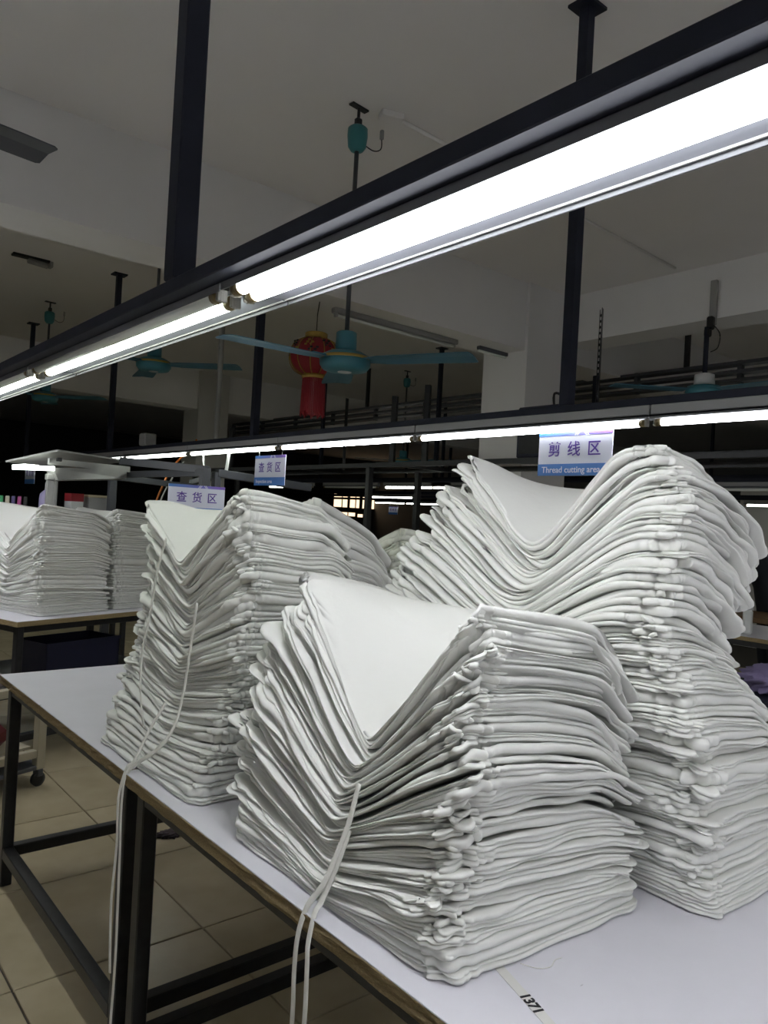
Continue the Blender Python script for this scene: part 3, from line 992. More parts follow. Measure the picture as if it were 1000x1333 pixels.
fan('teal ceiling fan in mid view, in front of the red lantern', 2.262, 3.088, 2.225, math.radians(58))
fan('teal ceiling fan above the nearest rail, hub hidden behind its tubes', 2.30, 5.6, 2.52, math.radians(75))
fan('teal ceiling fan seen far left between the rail and the aluminium lamp', 2.30, 8.41, 2.52, math.radians(70))
fan('grey looking ceiling fan whose blade tip enters at the left border', -0.20, 1.67, 2.20, math.radians(9), (M_TEALD, M_TEAL, M_GREYSTEEL), 0.58)
fan('small distant ceiling fan in the middle of the dark hall', 6.95, 8.0, 2.25, math.radians(35))

# short rod fan on the lengthwise beam (right)
sf = thing('ceiling_fan', 'short rod ceiling fan hung from the lengthwise beam on the right', 'fan', (5.40, 2.86, 2.55), 0, 'teal ceiling fans')
box('mounting_strip', (0.11, 0, 0.66), (0.03, 0.05, 0.34), M_PIPE, sf, bev=0.004)
bm = BM(); add_box(bm, (0.08, 0, 0.50), (0.05, 0.05, 0.10), bev=0.01); add_box(bm, (0.045, 0, 0.42), (0.06, 0.04, 0.06), bev=0.01)
to_obj('bracket', bm, M_WIRE, sf)
cyl('downrod', (0.03, 0, 0.46), (0.03, 0, 0.10), 0.018, M_NAVY, sf)
lathe('lower_cup', [(0.04, 0.11), (0.07, 0.10), (0.075, 0.03), (0.05, 0.02)], M_WHITEP, sf, c=(0.03, 0, 0))
lathe('motor_housing', [(0.05, 0.02), (0.12, 0.01), (0.135, -0.03), (0.12, -0.06), (0.03, -0.07)], M_TEAL, sf, c=(0.03, 0, 0), n=28)
for k in range(3):
    an = 0.4 + k * 2 * PI / 3
    box('blade', (0.03 + 0.42 * math.cos(an), 0.42 * math.sin(an), -0.02), (0.56, 0.13, 0.006), M_BLADE, sf, rot=Matrix.Rotation(an, 3, 'Z'))
sweep('wire', [(0.06, -0.03, 0.48), (0.05, -0.09, 0.40), (0.05, -0.08, 0.30), (0.04, -0.03, 0.27)], 0.004, M_WIRE, sf, n=6)

# conduit and junction box beside the centre fan
cd = thing('ceiling_conduit', 'white conduit and junction box on the ceiling beside the mid fan', 'conduit', (2.42, 3.02, CZ))
box('junction_box', (0, 0, -0.016), (0.12, 0.07, 0.032), M_CEIL, cd, bev=0.004, rot=Matrix.Rotation(-0.35, 3, 'Z'))
cyl('conduit_pipe', (0.05, 0.0, -0.010), (3.0, 0.12, -0.010), 0.010, M_CEIL, cd, n=8)

# ================================================================== LANTERN
ln = thing('red_lantern', 'round red silk lantern with gold trim hanging from the ceiling beam', 'lantern', (2.99, 4.44, 2.55))
bm = BM()
n = 48
rings = []
for k in range(17):
    th = PI * (0.10 + 0.80 * k / 16)
    ring = []
    for q in range(n):
        rr = 0.180 * math.sin(th) ** 0.8 * (1 - 0.035 * abs(math.cos(12 * 2 * PI * q / n / 2)))
        ring.append(bm.verts.new((rr * math.cos(2 * PI * q / n), rr * math.sin(2 * PI * q / n), 0.138 * math.cos(th))))
    rings.append(ring)
for a, b in zip(rings[:-1], rings[1:]):
    for q in range(n):
        bm.faces.new((a[q], b[q], b[(q + 1) % n], a[(q + 1) % n]))
bm.faces.new(rings[0]); bm.faces.new(list(reversed(rings[-1])))
bmesh.ops.recalc_face_normals(bm, faces=bm.faces[:])
body = to_obj('lantern_body', bm, M_RED, ln, True)
for k in range(12):
    a = 2 * PI * (k + 0.5) / 12
    pts = [Vector((0.186 * math.sin(th) ** 0.8 * math.cos(a), 0.186 * math.sin(th) ** 0.8 * math.sin(a), 0.141 * math.cos(th))) for th in (PI * (0.12 + 0.76 * q / 6) for q in range(7))]
    sweep('gold_rib', pts, 0.0035, M_GOLD, body, n=5, k=3)
for k in range(16):
    a = 2 * PI * (k + 0.25 + 0.5 * (k % 2)) / 16
    zc, rr = ((0.02, 0.182), (0.075, 0.160))[k % 2]
    bm = BM()
    for q in range(5):
        da, dz = (q - 2) * 0.075, 0.016 * ((q * 7 + k) % 3 - 1)
        add_box(bm, (rr * math.cos(a + da), rr * math.sin(a + da), zc + dz), (0.008, 0.020, 0.013), rot=Matrix.Rotation(a + da, 3, 'Z'), bev=0.002)
    to_obj('gold_ornament', bm, M_GOLD if k % 4 < 2 else M_INK, body)
lathe('top_collar', [(0.075, 0.170), (0.080, 0.165), (0.078, 0.125), (0.07, 0.12)], M_GOLD, ln, n=24)
lathe('bottom_collar', [(0.07, -0.118), (0.088, -0.125), (0.088, -0.150), (0.08, -0.155)], M_GOLD, ln, n=24)
bm = BM()
n = 44
for q in range(n):
    a0, a1 = 2 * PI * q / n, 2 * PI * (q + 0.8) / n
    zb = -0.385 - 0.012 * ((q * 5) % 4)
    r0, r1 = 0.082, 0.088
    v = [bm.verts.new((r * math.cos(a), r * math.sin(a), z)) for r, a, z in ((r0, a0, -0.15), (r0, a1, -0.15), (r1, a1, zb), (r1, a0, zb), (r0 - 0.006, a0, -0.15), (r0 - 0.006, a1, -0.15), (r1 - 0.006, a1, zb), (r1 - 0.006, a0, zb))]
    for f in ((0, 1, 2, 3), (7, 6, 5, 4), (0, 3, 7, 4), (1, 5, 6, 2), (3, 2, 6, 7), (0, 4, 5, 1)):
        bm.faces.new([v[i] for i in f])
bmesh.ops.recalc_face_normals(bm, faces=bm.faces[:])
to_obj('fringe', bm, M_RED, ln)
bm = BM()
add_cyl(bm, (0, 0, 0.165), (0, 0, 0.30), 0.003, n=6)
add_cyl(bm, (0, 0, 0.30), (0.012, 0.0, 0.395), 0.004, n=6)
to_obj('hook', bm, M_WIRE, ln)

# unlit strip light under the near beam
bl = thing('beam_light', 'unlit strip light fixed under the nearer ceiling beam', 'light', (3.15, 4.47, 2.945))
box('housing', (0.62, 0, -0.02), (1.25, 0.06, 0.04), M_GREYP, bl, bev=0.006)
cyl('tube', (0.03, 0, -0.055), (1.21, 0, -0.055), 0.013, M_TUBEDIM, bl)
for xx in (0.02, 1.22):
    box('end_socket', (xx, 0, -0.048), (0.02, 0.035, 0.035), M_PIPE, bl, bev=0.003)
b2 = thing('beam_light', 'second dark strip light farther right under the nearer beam', 'light', (4.62, 4.45, 2.945))
box('housing', (0.2, 0, -0.015), (0.36, 0.04, 0.03), M_GREYSTEEL, b2, bev=0.004)
cyl('tube', (0.03, 0, -0.04), (0.37, 0, -0.04), 0.010, M_TUBEDIM, b2)
sp = thing('ceiling_clamp', 'small scorched clamp on the ceiling at the left', 'clamp', (1.737, 7.0, CZ))
box('clamp_plate', (0, 0, -0.01), (0.30, 0.07, 0.02), M_WIRE, sp, bev=0.004)
bm = BM(); add_cyl(bm, (-0.02, 0, -0.03), (0.14, 0.02, -0.035), 0.03, n=10); add_box(bm, (0.16, 0, -0.03), (0.03, 0.07, 0.05), bev=0.004)
to_obj('clamp_body', bm, M_ALU, sp)
tag(cyl('ceiling_pipe', (2.6, 5.1, 1.93), (2.6, 5.1, CZ), 0.02, M_PIPE), 'pale vertical pipe left of the red lantern', 'pipe')

# ================================================================== MEZZANINE CLUTTER (right bay)
tr = thing('cable_tray', 'dark cable tray running lengthwise behind the square column', 'cable tray', (6.5, -1.0, 2.80))
for zz in (0.0, 0.075, 0.15):
    box('tray_rail', (0, 6.5, zz), (0.12, 13, 0.03), M_GREYSTEEL, tr, bev=0.003)
for k in range(14):
    box('tray_bracket', (0, k + 0.1, 0.075), (0.05, 0.04, 0.2), M_GREYSTEEL, tr)
for yy in (0.3, 4.6, 9.3):
    box('tray_hanger', (0, yy, 0.44), (0.04, 0.04, 0.55), M_BLACK, tr)


def upright(label, x, y, z0, z1, w_=0.05):
    t = thing('slotted_upright', label, 'upright', (x, y, z0), math.radians(25), 'slotted steel uprights')
    h = z1 - z0
    box('angle_flange', (0, 0, h / 2), (w_, 0.004, h), M_BLACK, t)
    bm = BM()
    k = 0
    z = 0.01
    while z < h - 0.02:
        add_box(bm, (w_ / 2 + 0.002, 0.012, z + 0.010), (0.004, 0.02, 0.020))
        z += 0.045
    add_box(bm, (w_ / 2 + 0.002, 0.024, h / 2), (0.004, 0.006, h))
    add_box(bm, (w_ / 2 + 0.002, 0.002, h / 2), (0.004, 0.006, h))
    to_obj('slotted_flange', bm, M_BLACK, t)
    return t


upright('slotted black upright right of the second rail post', 4.89, 3.41, 1.94, 3.13, 0.06)
upright('slotted black upright below the ceiling fan hub', 4.89, 6.60, 1.94, 2.72, 0.06)
for (x, y, z0, z1, lab) in ((4.89, 3.70, 1.94, 2.81, 'plain dark upright beside the slotted one'), (4.6, 5.45, 1.94, 2.60, 'short dark upright left of the square column'),
                            (4.6, 5.0, 1.94, 2.66, 'dark upright nearest the square column'), (4.33, 8.1, 1.94, 2.42, 'short dark upright under the lantern fringe')):
    t = thing('steel_upright', lab, 'upright', (x, y, z0), 0.5)
    box('post', (0, 0, (z1 - z0) / 2), (0.05, 0.05, z1 - z0), M_BLACK, t, bev=0.003)
    box('foot_plate', (0, 0, 0.005), (0.10, 0.10, 0.01), M_BLACK, t)
ct = thing('control_box', 'dark blue control box on the rack behind the second rail post', 'box', (4.55, 3.55, 1.95))
box('case', (0, 0, 0.19), (0.36, 0.40, 0.38), mat('blue_case', (0.012, 0.014, 0.035), 0.5), ct, bev=0.012)
box('front_panel', (-0.183, 0, 0.19), (0.006, 0.34, 0.32), M_BLACK, ct, bev=0.002)
sweep('cable', [(0, 0, 0.375), (0.02, 0.02, 0.5), (0.08, -0.05, 0.46), (0.12, -0.1, 0.38)], 0.01, M_WIRE, ct, n=6)
rk = thing('steel_rack', 'black steel rack top just above the second light rail', 'rack', (4.60, 3.0, 1.93))
for xx in (-0.30, 0.30):
    box('rack_beam', (xx, 1.65, -0.01), (0.05, 8.7, 0.04), M_BLACK, rk)
for yy in (-2.65, -1.1, 0.55, 2.0, 3.6, 5.2, 5.9):
    box('cross_bar', (0, yy, -0.01), (0.56, 0.04, 0.035), M_BLACK, rk)
for xx in (-0.30, 0.30):
    for yy in (-2.65, 2.4, 5.95):
        box('rack_leg', (xx, yy, -0.965), (0.05, 0.05, 1.88), M_BLACK, rk)

# ================================================================== ALUMINIUM INSPECTION LAMP AND FRAMES (left)
al = thing('inspection_lamp', 'aluminium hooded inspection lamp over the back table', 'lamp', (1.50, 5.25, 0.78), 0)


def quad_slab(name, pts, th, m, parent):
    bm = BM()
    p = [Vector(q) for q in pts]
    nrm = (p[1] - p[0]).cross(p[3] - p[0]).normalized() * th
    a = [bm.verts.new(q) for q in p]
    b = [bm.verts.new(q - nrm) for q in p]
    bm.faces.new(a); bm.faces.new(list(reversed(b)))
    for k in range(4):
        bm.faces.new((a[k], b[k], b[(k + 1) % 4], a[(k + 1) % 4]))
    bmesh.ops.recalc_face_normals(bm, faces=bm.faces[:])
    return to_obj(name, bm, m, parent)


LO = Vector((1.50, 5.25, 0.78))
# hood roof: low ridge seen edge-on
quad_slab('hood_top', [Vector(q) - LO for q in ((1.26, 5.42, 1.69), (1.52, 5.20, 1.782), (2.06, 5.40, 1.765), (1.80, 5.75, 1.70))], 0.012, M_ALU, al)
box('hood_side', Vector((1.78, 5.32, 1.70)) - LO, (0.64, 0.02, 0.04), M_ALU, al, rot=Matrix.Rotation(math.radians(17), 3, 'Z'))
quad_slab('diffuser_box', [Vector(q) - LO for q in ((1.50, 5.22, 1.66), (1.54, 5.22, 1.585), (2.06, 5.39, 1.63), (2.06, 5.39, 1.70))], 0.08, M_ALU, al)
cyl('tube', Vector((1.27, 5.28, 1.645)) - LO, Vector((1.51, 5.21, 1.655)) - LO, 0.014, M_TUBEG, al)
box('end_cap', Vector((1.53, 5.19, 1.715)) - LO, (0.03, 0.03, 0.025), M_WIRE, al, bev=0.003)
bm = BM()
add_box(bm, Vector((1.525, 5.30, 1.20)) - LO, (0.07, 0.03, 0.84), bev=0.004)
add_box(bm, Vector((1.54, 5.282, 1.20)) - LO, (0.012, 0.012, 0.84))
add_box(bm, Vector((1.525, 5.28, 1.60)) - LO, (0.09, 0.06, 0.04), bev=0.004)
to_obj('stand_post', bm, M_ALU, al)
box('stand_foot', Vector((1.525, 5.30, 0.787)) - LO, (0.16, 0.10, 0.012), M_ALU, al)

bf = thing('equipment_stand', 'dark square tube frame beside the aluminium lamp', 'frame', (1.62, 4.35, 0))
for (x, y, z0, z1) in ((2.11, 5.80, 0.0, 1.68), (2.16, 4.36, 0.0, 1.70), (2.80, 5.85, 0, 1.68)):
    box('frame_post', (x - 1.62, y - 4.35, (z0 + z1) / 2), (0.055, 0.055, z1 - z0), M_GREYSTEEL, bf, bev=0.003)


def bar(name, p, q, w_, m, parent, o):
    p, q = Vector(p) - Vector(o), Vector(q) - Vector(o)
    d = q - p
    return box(name, (p + q) / 2, (d.length, w_, w_), m, parent, bev=0.002, rot=d.to_track_quat('X', 'Z').to_matrix())


o_ = (1.62, 4.35, 0)
bar('top_bar', (1.95, 5.20, 1.745), (2.18, 4.38, 1.69), 0.05, M_GREYSTEEL, bf, o_)
bar('top_bar', (2.24, 4.36, 1.675), (2.95, 4.36, 1.63), 0.05, M_GREYSTEEL, bf, o_)
box('frame_post', (2.24 - 1.62, 0.01, 0.84), (0.045, 0.045, 1.68), M_GREYSTEEL, bf, bev=0.003)
bar('side_bar', (2.11, 5.80, 1.65), (2.80, 5.85, 1.62), 0.045, M_GREYSTEEL, bf, o_)
bar('side_bar', (2.16, 4.36, 1.67), (2.11, 5.80, 1.665), 0.045, M_GREYSTEEL, bf, o_)
bar('side_bar', (2.80, 5.85, 1.66), (2.24, 4.37, 1.66), 0.04, M_GREYSTEEL, bf, o_)
tag(sweep('orange_cable', [(2.829, 5.9, 2.02), (2.794, 5.9, 1.914), (2.702, 5.9, 1.854), (2.615, 5.9, 1.745), (2.557, 5.9, 1.615), (2.507, 5.9, 1.468), (2.48, 5.9, 1.2), (2.47, 5.9, 0.02)], 0.009, mat('orange_rubber', (0.45, 0.13, 0.02), 0.5), n=8), 'orange cable hanging beside the dark frame', 'cable')
tag(sweep('grey_cable', [(2.754, 5.95, 1.834), (2.667, 5.95, 1.699), (2.561, 5.95, 1.47), (2.53, 5.95, 1.2), (2.52, 5.95, 0.02)], 0.007, M_PIPE, n=8), 'thin grey cable next to the orange one', 'cable')
tag(sweep('white_strap', [(2.455, 4.62, 1.87), (2.44, 4.60, 1.78), (2.42, 4.58, 1.70)], 0.012, M_WHITEP, wb=0.003, n=8), 'short white strap hanging from the second rail, slanting one', 'strap')
tag(sweep('white_strap', [(2.455, 5.0, 1.87), (2.45, 4.98, 1.78), (2.46, 4.96, 1.70)], 0.008, M_WHITEP, wb=0.003, n=8), 'short white strap hanging from the second rail, straight thin one', 'strap')
jb = thing('socket_box', 'grey socket box on top of the second rail', 'socket', (2.45, 6.0, 1.93))
box('case', (0, 0, 0.05), (0.10, 0.12, 0.10), M_PIPE, jb, bev=0.008)
box('cover', (-0.052, 0, 0.05), (0.006, 0.09, 0.075), M_GREYP, jb, bev=0.002)

# small things standing behind the back stacks
bx = thing('storage_shelf', 'dark steel shelf standing behind the back table, small goods on top', 'shelf', (1.75, 5.98, 0))
box('shelf_board', (0, 0, 1.315), (1.1, 0.26, 0.02), M_BLACK, bx)
box('shelf_board', (0, 0, 0.6), (1.1, 0.26, 0.02), M_BLACK, bx)
for sx in (-1, 1):
    for sy in (-1, 1):
        box('post', (sx * 0.53, sy * 0.11, 0.655), (0.035, 0.035, 1.31), M_BLACK, bx)
pc = thing('paper_carton', 'cream carton on the shelf behind the back stacks', 'carton', (2.05, 5.95, 1.326))
box('carton_body', (0, 0, 0.08), (0.16, 0.14, 0.16), M_GREYP, pc, bev=0.004)
box('carton_lid', (0, 0, 0.168), (0.17, 0.15, 0.02), mat('cream_card', (0.45, 0.38, 0.25), 0.8), pc, bev=0.003)
spools = [((0.55, 0.05, 0.06)), ((0.55, 0.35, 0.03)), ((0.05, 0.3, 0.12)), ((0.6, 0.55, 0.45)), ((0.1, 0.08, 0.2)), ((0.5, 0.1, 0.3)), ((0.03, 0.03, 0.03))]
snames = ['red', 'orange', 'green', 'cream', 'violet', 'pink', 'black']
for k, (c_, nm) in enumerate(zip(spools, snames)):
    xx = 1.40 + (k - 3) * 0.04
    p = BTO * 0 + Vector((xx, 5.90, 1.326))
    t = thing('thread_spool', f'{nm} thread spool in the row behind the back stacks', 'spool', p, 0, 'thread spools behind the back stacks')
    lathe('thread', [(0.010, 0.135), (0.013, 0.13), (0.017, 0.02), (0.010, 0.015)], mat('thread_' + nm, c_, 0.7), t, n=12)
    lathe('cone_base', [(0.012, 0.016), (0.019, 0.012), (0.019, 0.0)], M_WHITEP, t, n=12)
pb = thing('spray_bottle', 'lilac spray bottle with white cap behind the back stacks', 'bottle', (1.68, 5.92, 1.326))
lathe('bottle_body', [(0.02, 0.20), (0.025, 0.195), (0.055, 0.165), (0.06, 0.13), (0.06, 0.02), (0.05, 0.0)], mat('lilac_plastic', (0.36, 0.32, 0.52), 0.4), pb, n=20)
lathe('cap', [(0.015, 0.255), (0.022, 0.25), (0.024, 0.20), (0.018, 0.195)], M_WHITEP, pb, n=16)
rb = thing('small_red_box', 'small red and white box behind the back stacks', 'box', (1.87, 5.92, 1.326), 0.3)
box('carton_body', (0, 0, 0.09), (0.11, 0.08, 0.18), M_WHITEP, rb, bev=0.003)
box('red_sleeve', (0, 0, 0.15), (0.113, 0.083, 0.062), M_RED, rb, bev=0.003)

# ================================================================== FLOOR-LEVEL THINGS (left)
cart = thing('cream_trolley', 'cream steel trolley on castors beyond the white table corner', 'trolley', (1.02, 3.98, 0), math.radians(18))
MC = mat('cream_paint', (0.42, 0.38, 0.28), 0.5)
for (x, y) in ((0.16, 0), (-0.50, 0), (0.16, 0.5), (-0.50, 0.5)):
    box('leg', (x, y, 0.295), (0.045, 0.045, 0.41), MC, cart, bev=0.003)
    c_ = lathe('castor_wheel', [(0.02, 0.012), (0.036, 0.010), (0.036, -0.010), (0.02, -0.012)], M_BLACK, cart, n=16)
    c_.rotation_euler = (PI / 2, 0, 0)
    c_.location = (x, y, 0.037)
    box('castor_fork', (x, y, 0.072), (0.03, 0.045, 0.036), M_GREYSTEEL, cart, bev=0.003)
for y in (0, 0.5):
    box('rail', (-0.17, y, 0.17), (0.615, 0.035, 0.04), MC, cart, bev=0.003)
    box('rail', (-0.17, y, 0.50), (0.70, 0.045, 0.04), MC, cart, bev=0.003)
box('base_plate', (-0.17, 0.25, 0.10), (0.70, 0.54, 0.02), M_GREYSTEEL, cart, bev=0.003)
sh = box('tray', (-0.17, 0.25, 0.196), (0.60, 0.45, 0.012), MC, cart)
tag(box('red_cloth_bundle', (0.84, 4.16, 0.272), (0.36, 0.30, 0.14), M_REDD, bev=0.045), 'dark red cloth bundle on the trolley tray', 'cloth')
cr = thing('blue_crate', 'dark blue crate on the shelf under the back table', 'crate', (1.52, 4.75, 0.372), YB)
MBC = mat('blue_plastic', (0.006, 0.008, 0.032), 0.5)
box('base', (0, 0, 0.006), (0.50, 0.30, 0.012), MBC, cr)
for sx in (-1, 1):
    box('side_wall', (sx * 0.246, 0, 0.13), (0.008, 0.30, 0.24), MBC, cr)
    box('end_wall', (0, sx * 0.146, 0.13), (0.50, 0.008, 0.24), MBC, cr)
box('rim', (0, -0.152, 0.245), (0.51, 0.012, 0.02), MBC, cr)
st = thing('steel_stool', 'black steel stool standing at the corner of the back table', 'stool', (1.98, 4.10, 0), 0.3)
for (x, y) in ((-0.15, -0.12), (0.15, -0.12), (-0.15, 0.12), (0.15, 0.12)):
    box('leg', (x, y, 0.21), (0.03, 0.03, 0.42), M_BLACK, st)
box('seat', (0, 0, 0.435), (0.36, 0.30, 0.03), M_BLACK, st, bev=0.005)
box('stretcher', (0, -0.12, 0.12), (0.27, 0.02, 0.02), M_BLACK, st)


def crumple(name, c, s, m, seed, amp=0.25):
    rnd = random.Random(seed)
    bm = BM()
    bmesh.ops.create_icosphere(bm, subdivisions=4, radius=1)
    ph = [(rnd.choice((-1, 1)) * rnd.uniform(2, 5) * (1 + q / 2.5), rnd.choice((-1, 1)) * rnd.uniform(2, 5) * (1 + q / 2.5), rnd.uniform(2, 6) * (1 + q / 2.5), rnd.uniform(0, 6)) for q in range(9)]
    for v in bm.verts:
        k = 1 + amp * sum((1 - 2 * abs(math.sin(a * v.co.x + b * v.co.y + g * v.co.z + d))) / (1 + q * 0.25) for q, (a, b, g, d) in enumerate(ph)) / 3.5
        v.co = Vector((v.co.x * s[0] * k, v.co.y * s[1] * k, max(v.co.z * k, -0.6) * s[2]))
    for v in bm.verts:
        v.co += Vector((0, 0, 0.6 * s[2]))
    o = to_obj(name, bm, m, None, True)
    o.location = c
    return o


tag(crumple('folded_cloth', (0.98, 4.62, 0.372), (0.16, 0.12, 0.08), mat('pinkish_cloth', (0.40, 0.35, 0.36), 0.9), 5, 0.12), 'pinkish grey cloth lying on the shelf under the back table', 'cloth')
tag(crumple('thread_lint', (1.50, 3.14, 0.0), (0.085, 0.05, 0.010), mat('dark_lint', (0.05, 0.035, 0.04), 0.9), 8, 0.5), 'dark tuft of thread lint on the floor tiles', 'lint')

# ================================================================== RIGHT BACKGROUND
bo = thing('water_bottle', 'white square bottle with dark print on the far right table', 'bottle', (5.36, 2.42, 0.782), 0.5)
box('bottle_body', (0, 0, 0.085), (0.085, 0.06, 0.17), mat('bottle_white', (0.72, 0.74, 0.72), 0.3), bo, bev=0.012)
lathe('neck', [(0.030, 0.192), (0.034, 0.19), (0.036, 0.17), (0.036, 0.165)], M_WHITEP, bo, n=16)
box('cap', (0, 0, 0.205), (0.07, 0.05, 0.04), M_WHITEP, bo, bev=0.01)
box('cap_latch', (-0.01, -0.027, 0.20), (0.016, 0.008, 0.02), M_INK, bo, bev=0.002)
bm = BM()
add_box(bm, (0.018, -0.0305, 0.10), (0.030, 0.002, 0.055)); add_box(bm, (-0.018, -0.0305, 0.105), (0.006, 0.002, 0.06), rot=Matrix.Rotation(0.2, 3, 'Y'))
to_obj('print', bm, M_INK, bo)
tag(crumple('purple_cloth', (4.35, 1.72, 0.62), (0.24, 0.26, 0.10), mat('purple_cloth_mat', (0.24, 0.20, 0.36), 0.85), 21, 0.35), 'crumpled lilac cloth heap below the far right table', 'cloth')
lt = thing('low_bench', 'low dark bench carrying the lilac cloth heap', 'bench', (4.35, 1.62, 0))
box('bench_top', (0, 0, 0.60), (0.62, 1.1, 0.03), M_NAVY, lt, bev=0.004)
for sx in (-1, 1):
    for sy in (-1, 1):
        box('leg', (sx * 0.27, sy * 0.5, 0.29), (0.04, 0.04, 0.585), M_BLACK, lt)
tag(crumple('blue_cloth', (4.30, 1.42, 0.615), (0.2, 0.16, 0.055), mat('navy_cloth', (0.03, 0.04, 0.12), 0.85), 23, 0.3), 'navy blue cloth beside the lilac heap', 'cloth')
fb = thing('far_bench', 'wooden sewing bench in front of the person in dark jacket', 'bench', (6.42, 2.60, 0))
box('bench_top', (0, 0, 0.80), (0.6, 1.5, 0.04), mat('brown_wood', (0.16, 0.09, 0.04), 0.6), fb, bev=0.004)
for sx in (-1, 1):
    for sy in (-1, 1):
        box('leg', (sx * 0.26, sy * 0.7, 0.39), (0.05, 0.05, 0.78), M_BLACK, fb)
tag(crumple('red_cloth', (6.35, 2.42, 0.58), (0.10, 0.16, 0.16), M_RED, 31, 0.3), 'bright red cloth hanging at the far sewing bench', 'cloth')
tag(box('cloth_stool', (6.35, 2.42, 0.29), (0.3, 0.3, 0.58), M_NAVY, bev=0.02), 'navy stool holding the bright red cloth', 'stool')
for k, (xx, yy) in enumerate(((6.60, 2.62), (6.72, 2.42))):
    t = thing('thread_cone', ('small white thread cone beside the person in dark jacket', 'white thread cone at the right border on the far bench')[k], 'spool', (xx, yy, 0.82))
    lathe('thread', [(0.012, 0.11), (0.02, 0.105), (0.036, 0.01), (0.02, 0.006)], M_WHITEP, t, n=14)
    lathe('cone_base', [(0.02, 0.007), (0.04, 0.005), (0.04, 0.0)], M_GREYP, t, n=14)
ws = thing('warning_sign', 'yellow triangular warning sign on the grey partition', 'sign', (10.22, 4.12, 1.40))
bm = BM()
for (r, d) in ((0.14, 0.008),):
    bmesh.ops.create_cone(bm, cap_ends=True, segments=3, radius1=r, radius2=r, depth=d)
    bmesh.ops.rotate(bm, verts=bm.verts[:], cent=(0, 0, 0), matrix=Matrix.Rotation(PI / 2, 3, 'Z') )
    bmesh.ops.rotate(bm, verts=bm.verts[:], cent=(0, 0, 0), matrix=Matrix.Rotation(PI / 2, 3, 'X'))
    bmesh.ops.rotate(bm, verts=bm.verts[:], cent=(0, 0, 0), matrix=Matrix.Rotation(PI / 2, 3, 'Z'))
to_obj('triangle_plate', bm, mat('warning_yellow', (0.42, 0.36, 0.04), 0.5), ws)
box('black_mark', (-0.006, 0, -0.01), (0.004, 0.02, 0.08), M_INK, ws)
tag(cyl('wall_pipe', (10.18, 3.98, 0.0), (10.18, 3.98, 2.15), 0.025, M_PIPE), 'pale vertical pipe on the grey partition', 'pipe')


# ------------------------------------------------------------------ people
def person(label, loc, rz, joints, edges, jacket, head):
    t = thing('person', label, 'person', loc, rz)
    me = bpy.data.meshes.new('body')
    me.from_pydata([j[0] for j in joints], edges, [])
    o = link('body', me, t)
    md = o.modifiers.new('skin', 'SKIN')
    md.use_smooth_shade = True
    for k, j in enumerate(joints):
        me.skin_vertices[0].data[k].radius = (j[1], j[2] if len(j) > 2 else j[1])
    me.skin_vertices[0].data[0].use_root = True
    sb = o.modifiers.new('sub', 'SUBSURF')
    sb.levels = 1
    sb.render_levels = 2
    me.materials.append(jacket)
    MS = mat('skin', (0.42, 0.26, 0.19), 0.55)
    MH = mat('black_hair', (0.010, 0.009, 0.009), 0.5)
    hd = BM()
    bmesh.ops.create_uvsphere(hd, u_segments=20, v_segments=14, radius=1)
    for v in hd.verts:
        x, y, z = v.co
        fr = 1.0 - 0.12 * max(0, -z)
        v.co = Vector((x * 0.075 * fr, y * 0.092 * fr, z * 0.115))
        if y > 0.75 and -0.35 < z < 0.1 and abs(x) < 0.3:
            v.co.y += 0.014 * (1 - abs(x) / 0.3)
    h = to_obj('head', hd, MS, t, True)
    h.location = head
    for sx in (-1, 1):
        e = lathe('ear', [(0.006, 0.012), (0.016, 0.006), (0.016, -0.004), (0.006, -0.008)], MS, h, n=12)
        e.location = (sx * 0.076, -0.005, 0)
        e.rotation_euler = (0, PI / 2, 0)
        y_ = lathe('eye', [(0.004, 0.004), (0.010, 0.0), (0.004, -0.004)], MH, h, n=10)
        y_.location = (sx * 0.030, 0.082, 0.012)
        y_.rotation_euler = (PI / 2, 0, 0)
    box('mouth', (0, 0.080, -0.055), (0.04, 0.008, 0.008), mat('lips', (0.35, 0.12, 0.10), 0.5), h, bev=0.002)
    hr = BM()
    bmesh.ops.create_uvsphere(hr, u_segments=20, v_segments=14, radius=1)
    for v in hr.verts:
        x, y, z = v.co
        if y > 0.35 and z < 0.45:
            y = 0.35
        v.co = Vector((x * 0.086, y * 0.104 - 0.008, max(z, -0.75) * 0.122 + 0.012))
    to_obj('hair', hr, MH, h, True)
    # hands: palm, four fingers and a thumb each, continuous with the wrists
    return t


def hand(t, wrist, direction, side):
    MS = mat('skin', (0.42, 0.26, 0.19), 0.55)
    d = Vector(direction).normalized()
    s = d.cross(Vector((0, 0, 1))).normalized()
    wv = Vector(wrist)
    bm = BM()
    add_sweep(bm, [wv - d * 0.02, wv + d * 0.02, wv + d * 0.06, wv + d * 0.085], 0.036, 0.013, n=10, taper=lambda q: 0.75 + 0.3 * math.sin(PI * min(1, q * 0.8)))
    for k, ln_ in enumerate((0.062, 0.075, 0.070, 0.052)):
        b0 = wv + d * 0.075 + s * (k - 1.5) * 0.018
        add_sweep(bm, [b0, b0 + d * ln_ * 0.5, b0 + d * ln_ * 0.85 - Vector((0, 0, 0.018)), b0 + d * ln_ * 0.95 - Vector((0, 0, 0.035))], 0.008, n=7, taper=lambda q: 1 - 0.3 * q)
    b0 = wv + d * 0.02 - s * side * 0.03
    add_sweep(bm, [b0, b0 + d * 0.025 - s * side * 0.022, b0 + d * 0.055 - s * side * 0.026 - Vector((0, 0, 0.012))], 0.0095, n=7, taper=lambda q: 1 - 0.25 * q)
    to_obj('hand', bm, MS, t, True)


M_JACKET = mat('dark_jacket', (0.016, 0.019, 0.026), 0.8, bump=0.5, bscale=12)
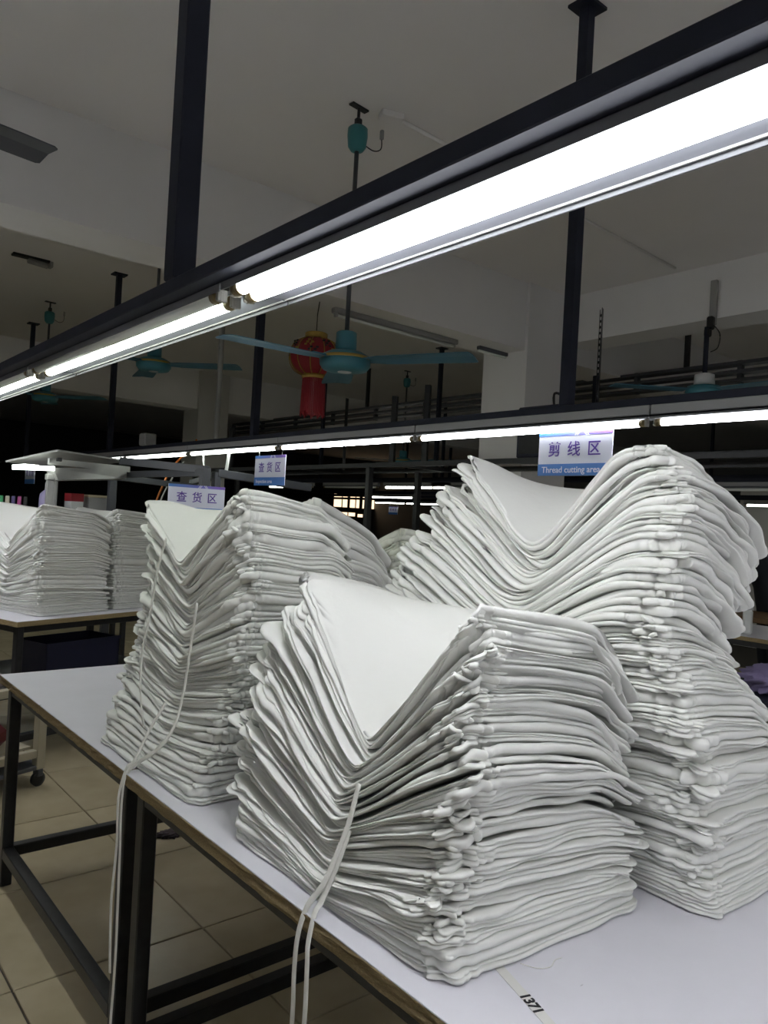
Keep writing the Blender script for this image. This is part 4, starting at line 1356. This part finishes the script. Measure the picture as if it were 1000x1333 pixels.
# standing, bent over the sewing bench (local +y is where the person faces)
J = [((0, 0, 0.92), 0.155, 0.12), ((0, 0.05, 1.06), 0.155, 0.12), ((0, 0.16, 1.24), 0.18, 0.13), ((0, 0.26, 1.37), 0.15, 0.11), ((0, 0.34, 1.43), 0.055), ((0, 0.40, 1.47), 0.05),
     ((-0.19, 0.26, 1.34), 0.075), ((-0.25, 0.36, 1.10), 0.058), ((-0.20, 0.56, 0.95), 0.045), ((-0.19, 0.62, 0.93), 0.035),
     ((0.19, 0.26, 1.34), 0.075), ((0.25, 0.36, 1.10), 0.058), ((0.20, 0.56, 0.95), 0.045), ((0.19, 0.62, 0.93), 0.035),
     ((-0.10, 0, 0.80), 0.10), ((-0.11, 0.02, 0.48), 0.068), ((-0.11, -0.02, 0.08), 0.05), ((-0.11, 0.12, 0.045), 0.045),
     ((0.10, 0, 0.80), 0.10), ((0.11, 0.02, 0.48), 0.068), ((0.11, -0.02, 0.08), 0.05), ((0.11, 0.12, 0.045), 0.045)]
E_ = [(0, 1), (1, 2), (2, 3), (3, 4), (4, 5), (3, 6), (6, 7), (7, 8), (8, 9), (3, 10), (10, 11), (11, 12), (12, 13), (0, 14), (14, 15), (15, 16), (16, 17), (0, 18), (18, 19), (19, 20), (20, 21)]
pr = person('person in a dark jacket bending over the far sewing bench', (7.02, 2.95, 0), math.radians(45), J, E_, M_JACKET, (0, 0.47, 1.545))
hand(pr, (-0.19, 0.62, 0.93), (0.1, 1, -0.25), -1)
hand(pr, (0.19, 0.62, 0.93), (-0.1, 1, -0.25), 1)

# ================================================================== MARKS ON THE NEAR TABLE
ps = thing('marked_tape', 'strip of pale tape with handwritten 1371 on the nearest table', 'tape', (0.872, 0.665, 0.7802), math.radians(-108))
box('tape_strip', (0, 0, 0.0003), (0.20, 0.016, 0.0006), M_PTAPE, ps)
text('1371', 0.022, M_INK, ps, (0.0, -0.001, 0.0012), rot=(0, 0, 0), bold=0.0006, name='handwriting')
tag(sweep('loose_thread', [(0.93, 0.735, 0.784), (0.945, 0.715, 0.7815), (0.965, 0.705, 0.7815), (0.985, 0.712, 0.7815), (1.0, 0.71, 0.7815)], 0.0006, M_TAPE_STRING, n=5), 'loose white thread on the table beside the front stack', 'thread')
